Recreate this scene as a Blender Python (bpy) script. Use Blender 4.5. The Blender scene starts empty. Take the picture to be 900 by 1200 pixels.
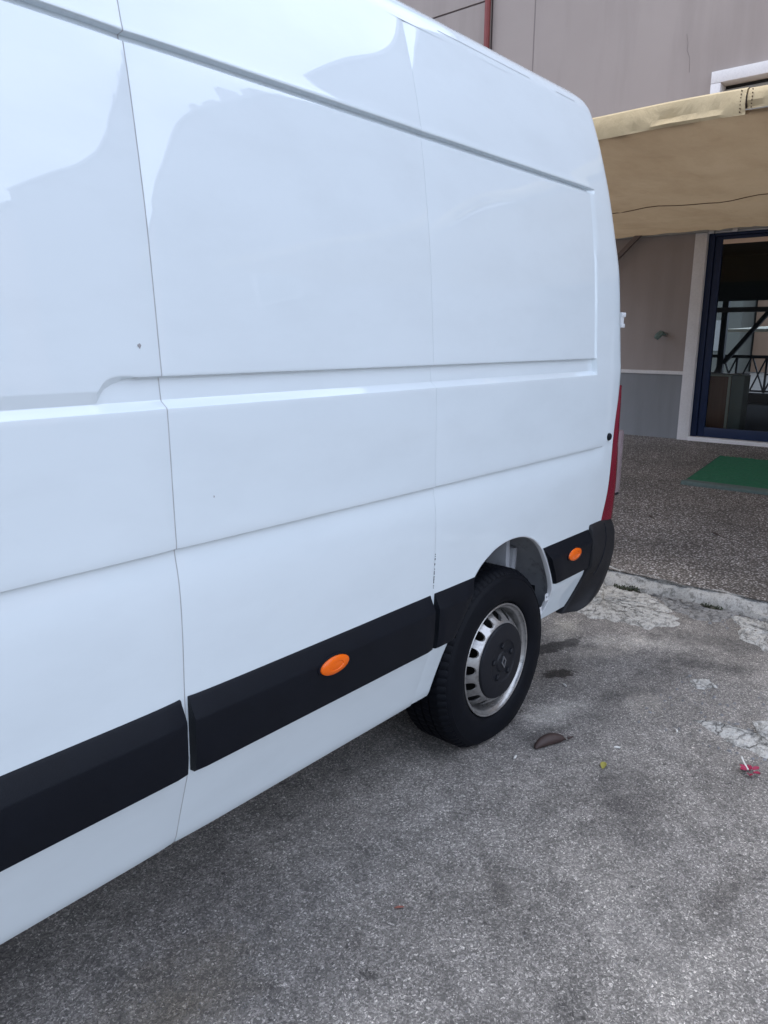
import bpy, bmesh, math, random
import numpy as np
from mathutils import Vector, Matrix
random.seed(7); rng = np.random.RandomState(11)
PI = math.pi
S = bpy.context.scene
COL = S.collection

# ------------------------------------------------------------------ camera
cam_d = bpy.data.cameras.new('camera'); cam = bpy.data.objects.new('camera', cam_d); COL.objects.link(cam)
YAW, PIT, ROL = math.radians(49.69476), math.radians(13.11499), math.radians(-0.27399)
fw = Vector((math.sin(YAW)*math.cos(PIT), math.cos(YAW)*math.cos(PIT), -math.sin(PIT)))
rt = Vector((math.cos(YAW), -math.sin(YAW), 0)); dn = fw.cross(rt)
c_, s_ = math.cos(ROL), math.sin(ROL)
rt2 = c_*rt + s_*dn; dn2 = -s_*rt + c_*dn
CAMZ = 1.555
cam.matrix_world = Matrix(((rt2.x, -dn2.x, -fw.x, 0), (rt2.y, -dn2.y, -fw.y, 0), (rt2.z, -dn2.z, -fw.z, CAMZ), (0, 0, 0, 1)))
cam_d.sensor_fit = 'VERTICAL'; cam_d.sensor_height = 24; cam_d.sensor_width = 18
cam_d.lens = 0.7326286*24; cam_d.clip_start = 0.05; cam_d.clip_end = 2000
S.camera = cam

# ------------------------------------------------------------------ sky, sun, exposure
SUN_EL, SUN_AZ = math.radians(71), math.radians(-40)      # azimuth from +Y towards +X
W = bpy.data.worlds.new('World'); S.world = W; W.use_nodes = True
nt = W.node_tree; nt.nodes.clear()
def wn(t, **k):
    n = nt.nodes.new(t)
    for a, b in k.items(): setattr(n, a, b)
    return n
sky = wn('ShaderNodeTexSky', sky_type='NISHITA', sun_disc=False, sun_elevation=SUN_EL, sun_rotation=SUN_AZ)
sky.air_density = 1.0; sky.dust_density = 1.0; sky.ozone_density = 1.2
tc = wn('ShaderNodeTexCoord'); mp = wn('ShaderNodeMapping'); mp.inputs['Scale'].default_value = (1, 1, 1); mp.inputs['Location'].default_value = (1.3, .7, .4)
n1 = wn('ShaderNodeTexNoise'); n1.inputs['Scale'].default_value = .8; n1.inputs['Detail'].default_value = 7; n1.inputs['Roughness'].default_value = .55
cr = wn('ShaderNodeValToRGB'); cr.color_ramp.elements[0].position = .40; cr.color_ramp.elements[1].position = .60
n2 = wn('ShaderNodeTexNoise'); n2.inputs['Scale'].default_value = 1.6; n2.inputs['Detail'].default_value = 5
cr2 = wn('ShaderNodeValToRGB'); cr2.color_ramp.elements[0].position = .3; cr2.color_ramp.elements[1].position = .7
cr2.color_ramp.elements[0].color = (14, 17, 22.5, 1); cr2.color_ramp.elements[1].color = (26, 29, 35.5, 1)
mx = wn('ShaderNodeMix', data_type='RGBA')
bg = wn('ShaderNodeBackground'); bg.inputs['Strength'].default_value = 0.1
ow = wn('ShaderNodeOutputWorld')
L = nt.links.new
sx = wn('ShaderNodeSeparateXYZ'); L(tc.outputs['Generated'], sx.inputs[0])
zz_ = wn('ShaderNodeMath', operation='MAXIMUM'); zz_.inputs[1].default_value = 0.0; L(sx.outputs['Z'], zz_.inputs[0])
za = wn('ShaderNodeMath', operation='ADD'); za.inputs[1].default_value = .22; L(zz_.outputs[0], za.inputs[0])
dx_ = wn('ShaderNodeMath', operation='DIVIDE'); dy_ = wn('ShaderNodeMath', operation='DIVIDE')
L(sx.outputs['X'], dx_.inputs[0]); L(za.outputs[0], dx_.inputs[1]); L(sx.outputs['Y'], dy_.inputs[0]); L(za.outputs[0], dy_.inputs[1])
cxy = wn('ShaderNodeCombineXYZ'); L(dx_.outputs[0], cxy.inputs[0]); L(dy_.outputs[0], cxy.inputs[1])
L(cxy.outputs[0], mp.inputs['Vector']); L(mp.outputs[0], n1.inputs['Vector']); L(mp.outputs[0], n2.inputs['Vector'])
L(n1.outputs['Fac'], cr.inputs[0]); L(n2.outputs['Fac'], cr2.inputs[0])
L(cr.outputs[0], mx.inputs[0]); L(sky.outputs[0], mx.inputs[6]); L(cr2.outputs[0], mx.inputs[7])
L(mx.outputs[2], bg.inputs['Color']); L(bg.outputs[0], ow.inputs[0])

sd = bpy.data.lights.new('sun', 'SUN'); sd.energy = 1.3; sd.angle = math.radians(24); sd.color = (1, .95, .88)
sun = bpy.data.objects.new('sun', sd); COL.objects.link(sun)
sdir = Vector((math.sin(SUN_AZ)*math.cos(SUN_EL), math.cos(SUN_AZ)*math.cos(SUN_EL), math.sin(SUN_EL)))
sun.rotation_euler = sdir.to_track_quat('Z', 'Y').to_euler(); sun.location = (0, 0, 20)
S.view_settings.view_transform = 'Standard'; S.view_settings.look = 'None'
S.view_settings.exposure = 0.03; S.view_settings.gamma = 1.0; S.view_settings.use_curve_mapping = False

# ------------------------------------------------------------------ materials
class NT:
    """tiny node helper on one material"""
    def __init__(s, name):
        s.m = bpy.data.materials.new(name); s.m.use_nodes = True; s.t = s.m.node_tree
        s.b = s.t.nodes['Principled BSDF']; s.out = s.t.nodes['Material Output']
        s.co = s.t.nodes.new('ShaderNodeTexCoord').outputs['Object']
    def n(s, t, **k):
        x = s.t.nodes.new(t)
        for a, b in k.items(): setattr(x, a, b)
        return x
    def l(s, a, b): s.t.links.new(a, b)
    def noise(s, scale, detail=4, rough=.55, vec=None, dist=0):
        x = s.n('ShaderNodeTexNoise'); x.inputs['Scale'].default_value = scale; x.inputs['Detail'].default_value = detail
        x.inputs['Roughness'].default_value = rough; x.inputs['Distortion'].default_value = dist
        s.l(vec or s.co, x.inputs['Vector']); return x.outputs['Fac']
    def vor(s, scale, feature='F1', out='Distance', vec=None):
        x = s.n('ShaderNodeTexVoronoi', feature=feature); x.inputs['Scale'].default_value = scale
        s.l(vec or s.co, x.inputs['Vector']); return x.outputs[out]
    def ramp(s, f, stops):
        x = s.n('ShaderNodeValToRGB'); e = x.color_ramp.elements
        while len(e) < len(stops): e.new(.5)
        for q, (p, c) in zip(e, stops):
            q.position = p; q.color = (c, c, c, 1) if not isinstance(c, tuple) else (*c, 1)
        s.l(f, x.inputs[0]); return x.outputs[0]
    def mix(s, f, a, b, mode='MIX'):
        x = s.n('ShaderNodeMix', data_type='RGBA', blend_type=mode)
        for v, i in ((f, 0), (a, 6), (b, 7)):
            if isinstance(v, (int, float)): x.inputs[i].default_value = v if i == 0 else (v, v, v, 1)
            elif isinstance(v, tuple): x.inputs[i].default_value = (*v, 1)
            else: s.l(v, x.inputs[i])
        return x.outputs[2]
    def math(s, op, a, b=0.0, clamp=False):
        x = s.n('ShaderNodeMath', operation=op, use_clamp=clamp)
        for v, i in ((a, 0), (b, 1)):
            if isinstance(v, (int, float)): x.inputs[i].default_value = v
            else: s.l(v, x.inputs[i])
        return x.outputs[0]
    def mapping(s, scale=(1, 1, 1), loc=(0, 0, 0), rot=(0, 0, 0)):
        x = s.n('ShaderNodeMapping'); x.inputs['Scale'].default_value = scale
        x.inputs['Location'].default_value = loc; x.inputs['Rotation'].default_value = rot
        s.l(s.co, x.inputs['Vector']); return x.outputs[0]
    def set(s, k, v):
        i = s.b.inputs[k]
        if isinstance(v, (int, float)): i.default_value = v
        elif isinstance(v, tuple): i.default_value = (*v, 1) if len(v) == 3 else v
        else: s.l(v, i)
        return s
    def bump(s, h, strength=.3, dist=.01):
        x = s.n('ShaderNodeBump'); x.inputs['Strength'].default_value = strength; x.inputs['Distance'].default_value = dist
        s.l(h, x.inputs['Height']); s.l(x.outputs[0], s.b.inputs['Normal']); return s

def simple(name, col, rough=.5, metal=0.0, var=.12, scale=8, bump=0.0, bscale=60, coat=0.0, spec=.5):
    t = NT(name); f = t.noise(scale, 5)
    a = tuple(c*(1-var) for c in col); b = tuple(min(1, c*(1+var)) for c in col)
    t.set('Base Color', t.mix(f, a, b)).set('Roughness', rough).set('Metallic', metal).set('Coat Weight', coat).set('Specular IOR Level', spec)
    if bump: t.bump(t.noise(bscale, 4), bump, .004)
    return t.m

def paint(name, col):
    t = NT(name)
    d = t.ramp(t.noise(3.1, 6, .6, t.mapping((1, 1, 2.5))), [(.45, 0.), (.8, 1.)])
    sp = t.ramp(t.vor(34), [(.0, 1.), (.035, 0.)])
    sel = t.ramp(t.noise(5, 2), [(.60, 0.), (.64, 1.)])
    speck = t.math('MULTIPLY', sp, sel)
    c = t.mix(t.math('MULTIPLY', d, .38), col, tuple(x*.86 for x in col))
    c = t.mix(t.math('MULTIPLY', speck, .35), c, (.35, .34, .33))
    t.set('Base Color', c).set('Roughness', .5).set('Specular IOR Level', .1)
    t.set('Coat Weight', 1.0).set('Coat IOR', 1.62)
    t.set('Coat Roughness', t.math('ADD', .002, t.math('MULTIPLY', d, .012)))
    x = t.n('ShaderNodeBump'); x.inputs['Strength'].default_value = .02; x.inputs['Distance'].default_value = .0006
    t.l(t.noise(30, 2), x.inputs['Height']); t.l(x.outputs[0], t.b.inputs['Coat Normal'])
    return t.m

M = {}
M['white'] = paint('white_paint', (.655, .712, .738))
M['white_dull'] = simple('white_primer', (.62, .63, .64), .5, var=.08)
M['trim'] = simple('black_plastic', (.0030, .0044, .0082), .46, var=.25, scale=14, bump=.25, bscale=500, spec=.20)
M['bumper'] = simple('bumper_plastic', (.010, .010, .012), .55, var=.3, scale=9, bump=.3, bscale=400, spec=.32)
M['rubber'] = simple('tyre_rubber', (.0034, .0042, .0068), .6, var=.45, scale=22, bump=.15, bscale=220, spec=.14)
M['cap'] = simple('hub_plastic', (.0075, .0085, .012), .5, var=.35, scale=30, bump=.1, bscale=200, spec=.3)
M['chip'] = simple('paint_chip', (.28, .27, .27), .7, var=.5, scale=300)
M['seam_dirt'] = simple('seam_dirt', (.38, .38, .385), .8, var=.35, scale=30)
M['emblem'] = simple('emblem_metal', (.22, .22, .23), .42, .6, var=.3, scale=60)
M['dark'] = simple('underbody_dark', (.012, .012, .013), .8, var=.3)
M['liner'] = None
t = NT('arch_metal'); f = t.noise(7, 6, .65); g = t.ramp(t.noise(16, 6, .7), [(.54, 0.), (.75, .75)])
c = t.mix(f, (.22, .23, .25), (.48, .49, .51)); c = t.mix(g, c, (.07, .06, .052))
t.set('Base Color', c).set('Roughness', .6); M['liner'] = t.m
t = NT('steel_rim'); f = t.noise(14, 6, .65); g = t.ramp(t.noise(60, 5), [(.5, 0.), (.75, 1.)])
c = t.mix(f, (.24, .235, .23), (.52, .51, .50)); c = t.mix(t.math('MULTIPLY', g, .6), c, (.12, .105, .09))
t.set('Base Color', c).set('Metallic', .75).set('Roughness', t.ramp(f, [(.3, .24), (.7, .4)])); M['rim'] = t.m
def lens(name, col, tr=.35):
    t = NT(name); t.set('Base Color', col).set('Roughness', .12).set('Transmission Weight', tr).set('Coat Weight', .15).set('IOR', 1.45)
    w = t.n('ShaderNodeTexWave'); w.inputs['Scale'].default_value = 60; t.l(t.co, w.inputs['Vector']); t.bump(w.outputs['Fac'], .15, .003)
    return t.m
M['orange'] = lens('orange_lens', (.80, .125, .002), .0)
M['red'] = lens('red_lens', (.17, .004, .018), .05)
M['clear'] = lens('clear_lens', (.36, .28, .29), .35)
M['glass_dark'] = simple('tinted_glass', (.01, .012, .014), .05, coat=.5)
M['steel'] = simple('bare_steel', (.45, .45, .46), .35, .9)

# asphalt
t = NT('asphalt')
big = t.noise(1.1, 6, .62); mid = t.noise(7, 6, .65)
st = t.n('ShaderNodeTexVoronoi'); st.inputs['Scale'].default_value = 215; t.l(t.co, st.inputs['Vector'])
sep = t.n('ShaderNodeSeparateColor'); t.l(st.outputs['Color'], sep.inputs[0])
fine = t.noise(330, 3, .7)
st2 = t.n('ShaderNodeTexVoronoi'); st2.inputs['Scale'].default_value = 105; st2.inputs['Randomness'].default_value = 1.0
wv = t.n('ShaderNodeVectorMath', operation='ADD'); wz = t.n('ShaderNodeTexNoise'); wz.inputs['Scale'].default_value = 60; wz.inputs['Detail'].default_value = 3
t.l(t.co, wz.inputs['Vector']); sc_ = t.n('ShaderNodeVectorMath', operation='SCALE'); sc_.inputs['Scale'].default_value = .02; t.l(wz.outputs['Color'], sc_.inputs[0])
t.l(t.co, wv.inputs[0]); t.l(sc_.outputs[0], wv.inputs[1]); t.l(wv.outputs[0], st2.inputs['Vector']); t.l(wv.outputs[0], st.inputs['Vector'])
sep2 = t.n('ShaderNodeSeparateColor'); t.l(st2.outputs['Color'], sep2.inputs[0])
grain = t.ramp(sep.outputs[0], [(0., .040), (.28, .125), (.6, .22), (.85, .36), (.95, .52), (1., .85)])
big_st = t.ramp(sep2.outputs[0], [(0., .045), (.5, .22), (1., .55)])
msk = t.math('MULTIPLY', t.ramp(sep2.outputs[1], [(.66, 0.), (.68, 1.)]), t.ramp(st2.outputs['Distance'], [(.30, 1.), (.42, 0.)]))
c = t.mix(msk, grain, big_st)
c = t.mix(t.ramp(fine, [(.36, .75), (.58, 0.)]), c, .028)
c = t.mix(t.ramp(t.noise(44, 4, .7), [(.55, 0.), (.64, .85)]), c, .03)
c = t.mix(.27, c, t.mix(mid, .10, .42))
c = t.mix(1.0, c, t.ramp(t.noise(11, 8, .72), [(.36, .78), (.5, 1.0), (.64, 1.16)]), 'MULTIPLY')
pit = t.math('MULTIPLY', t.ramp(t.vor(26), [(.10, 1.), (.20, 0.)]), t.ramp(t.noise(6, 4, .6), [(.54, 0.), (.60, 1.)]))
c = t.mix(t.math('MULTIPLY', pit, .7), c, .03)
wear = t.noise(2.6, 7, .68, dist=.6)
c = t.mix(1.0, c, t.ramp(wear, [(.34, .80), (.5, 1.0), (.66, 1.18)]), 'MULTIPLY')
c = t.mix(1.0, c, t.ramp(big, [(.3, (.90, .88, .86)), (.5, (1.18, 1.15, 1.10)), (.7, (1.45, 1.40, 1.33))]), 'MULTIPLY')
c = t.mix(1.0, c, (1.06, .995, .945), 'MULTIPLY')
def blob(cx, cy, rx, ry, rot=0, edge=.35, nz=9, namp=.9):
    """stain mask round (cx, cy) in ground metres, ragged edge"""
    mp = t.n('ShaderNodeMapping'); mp.vector_type = 'TEXTURE'
    mp.inputs['Location'].default_value = (cx, cy, 0); mp.inputs['Rotation'].default_value = (0, 0, rot); mp.inputs['Scale'].default_value = (rx, ry, 1)
    t.l(t.co, mp.inputs['Vector'])
    ln = t.n('ShaderNodeVectorMath', operation='LENGTH'); t.l(mp.outputs[0], ln.inputs[0])
    d = t.math('ADD', ln.outputs['Value'], t.math('MULTIPLY', t.math('SUBTRACT', t.noise(nz, 6, .7), .5), namp*2))
    return t.ramp(d, [(max(0, 1-edge)*.7, 1.), (min(1, .7+edge*.4), 0.)])
for (a, k, col) in ((blob(2.30, .84, .30, .17, .5, .8), .62, (.045, .043, .043)),
                    (blob(1.182, 1.038, .035, .03, 0, .2, 30, .25), .55, (.05, .048, .046)),
                    (blob(1.235, 1.135, .045, .025, .6, .3, 30, .4), .42, (.055, .05, .046)),
                    (blob(1.45, .62, .10, .05, .3, .6), .35, (.05, .05, .05)),
                    (blob(2.70, 1.33, .27, .12, -.3, .5, 14), .75, (.42, .41, .39)),
                    (blob(3.06, 1.50, .12, .06, -.5, .15, 22), .9, (.030, .026, .022)),
                    (blob(3.30, 1.68, .34, .07, -.35, .2, 18), .85, (.028, .026, .026)),
                    (blob(3.35, 1.15, .30, .16, -.3, .6), .45, (.05, .048, .047)),
                    (blob(2.95, 1.62, .10, .09, .2, .4), .5, (.22, .20, .175)),
                    (blob(3.75, 1.28, .55, .14, -.9, .7, 8), .62, (.42, .41, .39)), (blob(3.95, 1.05, .40, .12, -1.1, .7, 7), .6, (.045, .044, .046)), (blob(3.45, 1.45, .26, .10, -.6, .6, 9), .5, (.30, .285, .26)), (blob(3.10, 1.15, .22, .07, -.5, .6, 9), .5, (.05, .048, .048)), (blob(4.15, 1.65, .28, .3, 0, .7, 8), .5, (.33, .32, .30)), (blob(.95, .75, .30, .14, .7, .9, 6), .35, (.33, .32, .31)), (blob(1.75, .55, .5, .2, .9, .9, 6), .3, (.36, .35, .335)),
                    (blob(3.62, .98, .30, .10, -1.2, .6), .5, (.04, .04, .042)),
                    (blob(.75, 1.32, .40, .20, .2, .9), .45, (.15, .125, .085)), (blob(1.65, .95, .16, .05, .8, .6, 14), .5, (.07, .066, .062)), (blob(2.05, .45, .20, .06, -.2, .6, 14), .5, (.07, .066, .062)), (blob(3.05, 1.08, .16, .12, .4, .5, 14), .5, (.30, .29, .27)), (blob(3.5, .55, .25, .10, .3, .6, 14), .45, (.06, .058, .056)), (blob(3.6, 1.75, .2, .12, .3, .5, 14), .6, (.34, .33, .30))):
    tint = tuple(min(2.6, q/.17) for q in col)
    c = t.mix(t.math('MULTIPLY', a, k), c, t.mix(.35, t.mix(1.0, c, tint, 'MULTIPLY'), t.mix(1.0, col, t.ramp(fine, [(.3, .5), (.7, 1.5)]), 'MULTIPLY')))
# fine cracks
ck = t.n('ShaderNodeTexVoronoi', feature='DISTANCE_TO_EDGE'); ck.inputs['Scale'].default_value = 1.7
dv = t.n('ShaderNodeVectorMath', operation='ADD'); nz_ = t.n('ShaderNodeTexNoise'); nz_.inputs['Scale'].default_value = 5; nz_.inputs['Detail'].default_value = 6
t.l(t.co, nz_.inputs['Vector']); t.l(t.co, dv.inputs[0]); t.l(nz_.outputs['Color'], dv.inputs[1]); t.l(dv.outputs[0], ck.inputs['Vector'])
crk = t.math('MULTIPLY', t.ramp(ck.outputs['Distance'], [(.0, 1.), (.008, 0.)]), t.ramp(t.noise(.9, 2), [(.60, 0.), (.66, .7)]))
c = t.mix(t.math('MULTIPLY', crk, .75), c, .02)
t.set('Base Color', c).set('Roughness', .86).set('Specular IOR Level', .35)
hh = t.math('ADD', t.math('MULTIPLY', t.ramp(st.outputs['Distance'], [(0., 1.), (.7, 0.)]), .6), t.math('MULTIPLY', fine, .5))
hh = t.math('SUBTRACT', hh, t.math('MULTIPLY', crk, 1.5))
t.bump(hh, .9, .005); M['asphalt'] = t.m

# exposed-aggregate pavement
t = NT('exposed_aggregate')
v = t.n('ShaderNodeTexVoronoi'); v.inputs['Scale'].default_value = 72; t.l(t.co, v.inputs['Vector'])
sp = t.n('ShaderNodeSeparateColor'); t.l(v.outputs['Color'], sp.inputs[0])
c = t.ramp(sp.outputs[0], [(0., (.075, .066, .060)), (.35, (.22, .195, .175)), (.7, (.36, .325, .30)), (.93, (.62, .585, .56))])
c = t.mix(t.ramp(v.outputs['Distance'], [(.32, 0.), (.6, 1.)]), c, (.085, .072, .062))
c = t.mix(1.0, c, t.ramp(t.noise(1.5, 6, .65), [(.3, .68), (.7, 1.3)]), 'MULTIPLY')
t.set('Base Color', c).set('Roughness', .8)
t.bump(t.ramp(v.outputs['Distance'], [(0., 1.), (.6, 0.)]), .8, .006); M['aggregate'] = t.m

def stone(name, a, b, sc=6, bump=.5, rough=.85, dark=.5):
    t = NT(name); f = t.noise(sc, 8, .65); g = t.noise(sc*12, 4, .7)
    c = t.mix(f, a, b); c = t.mix(t.math('MULTIPLY', t.ramp(g, [(.45, 0.), (.7, 1.)]), dark), c, tuple(x*.35 for x in a))
    t.set('Base Color', c).set('Roughness', rough); t.bump(t.math('ADD', f, t.math('MULTIPLY', g, .4)), bump, .008); return t.m
M['kerb'] = None
def crumb(name, a, b, lo, crk_=1., vs=11):
    t = NT(name); f = t.noise(9, 8, .7); g = t.noise(120, 4, .75)
    wv = t.n('ShaderNodeVectorMath', operation='ADD'); wz = t.n('ShaderNodeTexNoise'); wz.inputs['Scale'].default_value = 14; wz.inputs['Detail'].default_value = 6; t.l(t.co, wz.inputs['Vector'])
    sc_ = t.n('ShaderNodeVectorMath', operation='SCALE'); sc_.inputs['Scale'].default_value = .12; t.l(wz.outputs['Color'], sc_.inputs[0]); t.l(t.co, wv.inputs[0]); t.l(sc_.outputs[0], wv.inputs[1])
    v = t.vor(vs, 'DISTANCE_TO_EDGE', vec=wv.outputs[0])
    c = t.mix(f, a, b); c = t.mix(t.ramp(t.noise(26, 6, .7), [(.50, 0.), (.60, 1.)]), c, lo)
    c = t.mix(t.math('MULTIPLY', t.ramp(v, [(0., 1.), (.022, 0.)]), t.ramp(t.noise(7, 3), [(.50, 0.), (.58, crk_)])), c, (.03, .028, .026))
    c = t.mix(t.math('MULTIPLY', t.ramp(g, [(.5, 0.), (.68, 1.)]), .55), c, (.06, .057, .055))
    t.set('Base Color', c).set('Roughness', .9); t.bump(t.math('ADD', t.math('ADD', f, t.math('MULTIPLY', g, .5)), t.ramp(v, [(0., 0.), (.05, .5*crk_)])), 1.0, .012); return t.m
M['mortar'] = crumb('broken_mortar', (.42, .40, .37), (.64, .62, .58), (.26, .25, .23))
M['kerb'] = crumb('worn_kerb', (.36, .345, .32), (.55, .53, .50), (.25, .24, .22), .0)
M['crazed'] = crumb('crazed_asphalt', (.20, .195, .19), (.36, .35, .34), (.13, .127, .122), 1., 20)
M['stone_frame'] = stone('stone_surround', (.60, .57, .56), (.74, .71, .70), 4, .15, .6, .15)
def stucco(name, a, b, sc=.9, streak=.22):
    t = NT(name); f = t.noise(sc, 7, .6); s2 = t.noise(2.2, 5, .6, t.mapping((1, 1, .12)))
    c = t.mix(f, a, b); c = t.mix(t.math('MULTIPLY', t.ramp(s2, [(.45, 0.), (.75, 1.)]), streak), c, tuple(x*.6 for x in a))
    c = t.mix(.10, c, t.mix(t.noise(420, 2), (.05, .05, .05), (.6, .58, .57)))
    t.set('Base Color', c).set('Roughness', .9); t.bump(t.noise(180, 4, .7), .35, .004); return t.m
M['wall'] = stucco('taupe_stucco', (.30, .247, .222), (.37, .312, .282), .7, .45)
M['dado'] = stucco('grey_dado', (.20, .205, .215), (.25, .255, .265), 1.4, .5)
M['joint'] = simple('wall_joint', (.10, .075, .072), .9)
M['crackline'] = simple('crack_line', (.20, .165, .155), .9)
M['pipe'] = simple('oxide_red_pipe', (.19, .035, .03), .55, var=.3, scale=5)
M['blue'] = simple('navy_door_paint', (.010, .021, .058), .42, var=.25, scale=6, spec=.3)
M['shutter'] = simple('shutter_slat', (.30, .30, .29), .5, var=.15)
M['mat'] = None
t = NT('turf_mat'); f = t.math('ADD', t.math('MULTIPLY', t.noise(150, 3, .8), .55), t.math('MULTIPLY', t.noise(38, 4, .7), .45)); g = t.noise(9, 5, .6)
c = t.mix(f, (.002, .028, .014), (.026, .24, .11)); c = t.mix(t.math('MULTIPLY', t.ramp(g, [(.42, 0.), (.75, 1.)]), .5), c, (.016, .11, .065))
t.set('Base Color', c).set('Roughness', .95); t.bump(f, .9, .01); M['mat'] = t.m
M['mat_edge'] = simple('mat_rubber_edge', (.085, .115, .105), .85, var=.35, scale=30)
def canvas(name, a, b, lo, tw):
    t = NT(name); f = t.noise(2.2, 6, .6); fb = t.noise(500, 2)
    c = t.mix(f, a, b); c = t.mix(t.math('MULTIPLY', t.ramp(t.noise(1.1, 6, .65, t.mapping((.5, 1.4, 1))), [(.46, 0.), (.75, 1.)]), .55), c, lo)
    c = t.mix(t.math('MULTIPLY', t.ramp(t.noise(9, 5, .7), [(.55, 0.), (.8, 1.)]), .3), c, lo)
    t.set('Base Color', c).set('Roughness', .9).set('Specular IOR Level', .15)
    t.bump(t.math('ADD', t.noise(3.5, 5, .55, t.mapping((.5, 1.5, 1)), 1.0), t.math('MULTIPLY', fb, .06)), .8, .03)
    tr = t.n('ShaderNodeBsdfTranslucent'); t.l(c, tr.inputs['Color'])
    ms = t.n('ShaderNodeMixShader'); ms.inputs[0].default_value = tw
    t.l(t.b.outputs[0], ms.inputs[1]); t.l(tr.outputs[0], ms.inputs[2]); t.l(ms.outputs[0], t.out.inputs[0]); return t.m
M['canvas'] = canvas('awning_canvas', (.47, .325, .185), (.60, .435, .265), (.34, .22, .12), .20)
M['valance'] = canvas('awning_valance', (.58, .44, .25), (.68, .54, .34), (.43, .31, .17), .12)
M['seam'] = canvas('canvas_seam', (.62, .48, .31), (.66, .52, .35), (.5, .4, .26), .6)
M['cord'] = simple('brown_cord', (.10, .06, .032), .9)
M['arm'] = simple('brown_steel_arm', (.16, .125, .115), .5, var=.2)
M['wood'] = None
t = NT('brown_wood'); w = t.noise(3, 6, .6, t.mapping((1, 9, .6)))
t.set('Base Color', t.mix(w, (.30, .115, .06), (.50, .24, .14))).set('Roughness', .45); M['wood'] = t.m
M['cream'] = simple('cream_edge', (.82, .76, .60), .5)
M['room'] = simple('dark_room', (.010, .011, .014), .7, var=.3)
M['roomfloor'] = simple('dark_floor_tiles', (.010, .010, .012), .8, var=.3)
M['greywood'] = simple('grey_green_panel', (.26, .28, .24), .6)
M['iron'] = simple('dark_iron', (.012, .014, .022), .5)
M['parasol'] = simple('parasol_cloth', (.72, .68, .54), .9)
M['peach_refl'] = simple('peach_reflection', (.75, .55, .42), .9)  # peach tone of the reflection imitated at the top of the door glass
M['peach'] = stucco('peach_stucco', (.42, .25, .155), (.48, .31, .20))
M['ochre'] = stucco('pale_grey_stucco', (.095, .10, .085), (.13, .135, .11))
M['pinkwall'] = stucco('pink_stucco', (.60, .42, .34), (.68, .5, .42))
M['lamp'] = simple('verdigris_metal', (.12, .17, .15), .55, .3, var=.4, scale=40)
M['leaf'] = simple('dry_leaf', (.040, .022, .018), .6, var=.5, scale=40)
M['yleaf'] = simple('yellow_leaf', (.30, .27, .06), .6, var=.3, scale=60)
M['rleaf'] = simple('red_leaf', (.22, .07, .05), .6, var=.3, scale=60)
M['petal'] = simple('magenta_petal', (.26, .008, .045), .6, var=.3, scale=60)
M['pale'] = simple('pale_litter', (.62, .60, .56), .7)
M['weed'] = simple('weed_leaf', (.036, .046, .022), .7, var=.5, scale=60)
M['dirt'] = stone('kerb_dirt', (.045, .04, .032), (.09, .08, .06), 30, 1.)
M['grit'] = simple('grit_stone', (.20, .20, .205), .8, var=.7, scale=90)
M['soil'] = simple('far_ground', (.12, .11, .10), .9, var=.3, scale=1)

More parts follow.
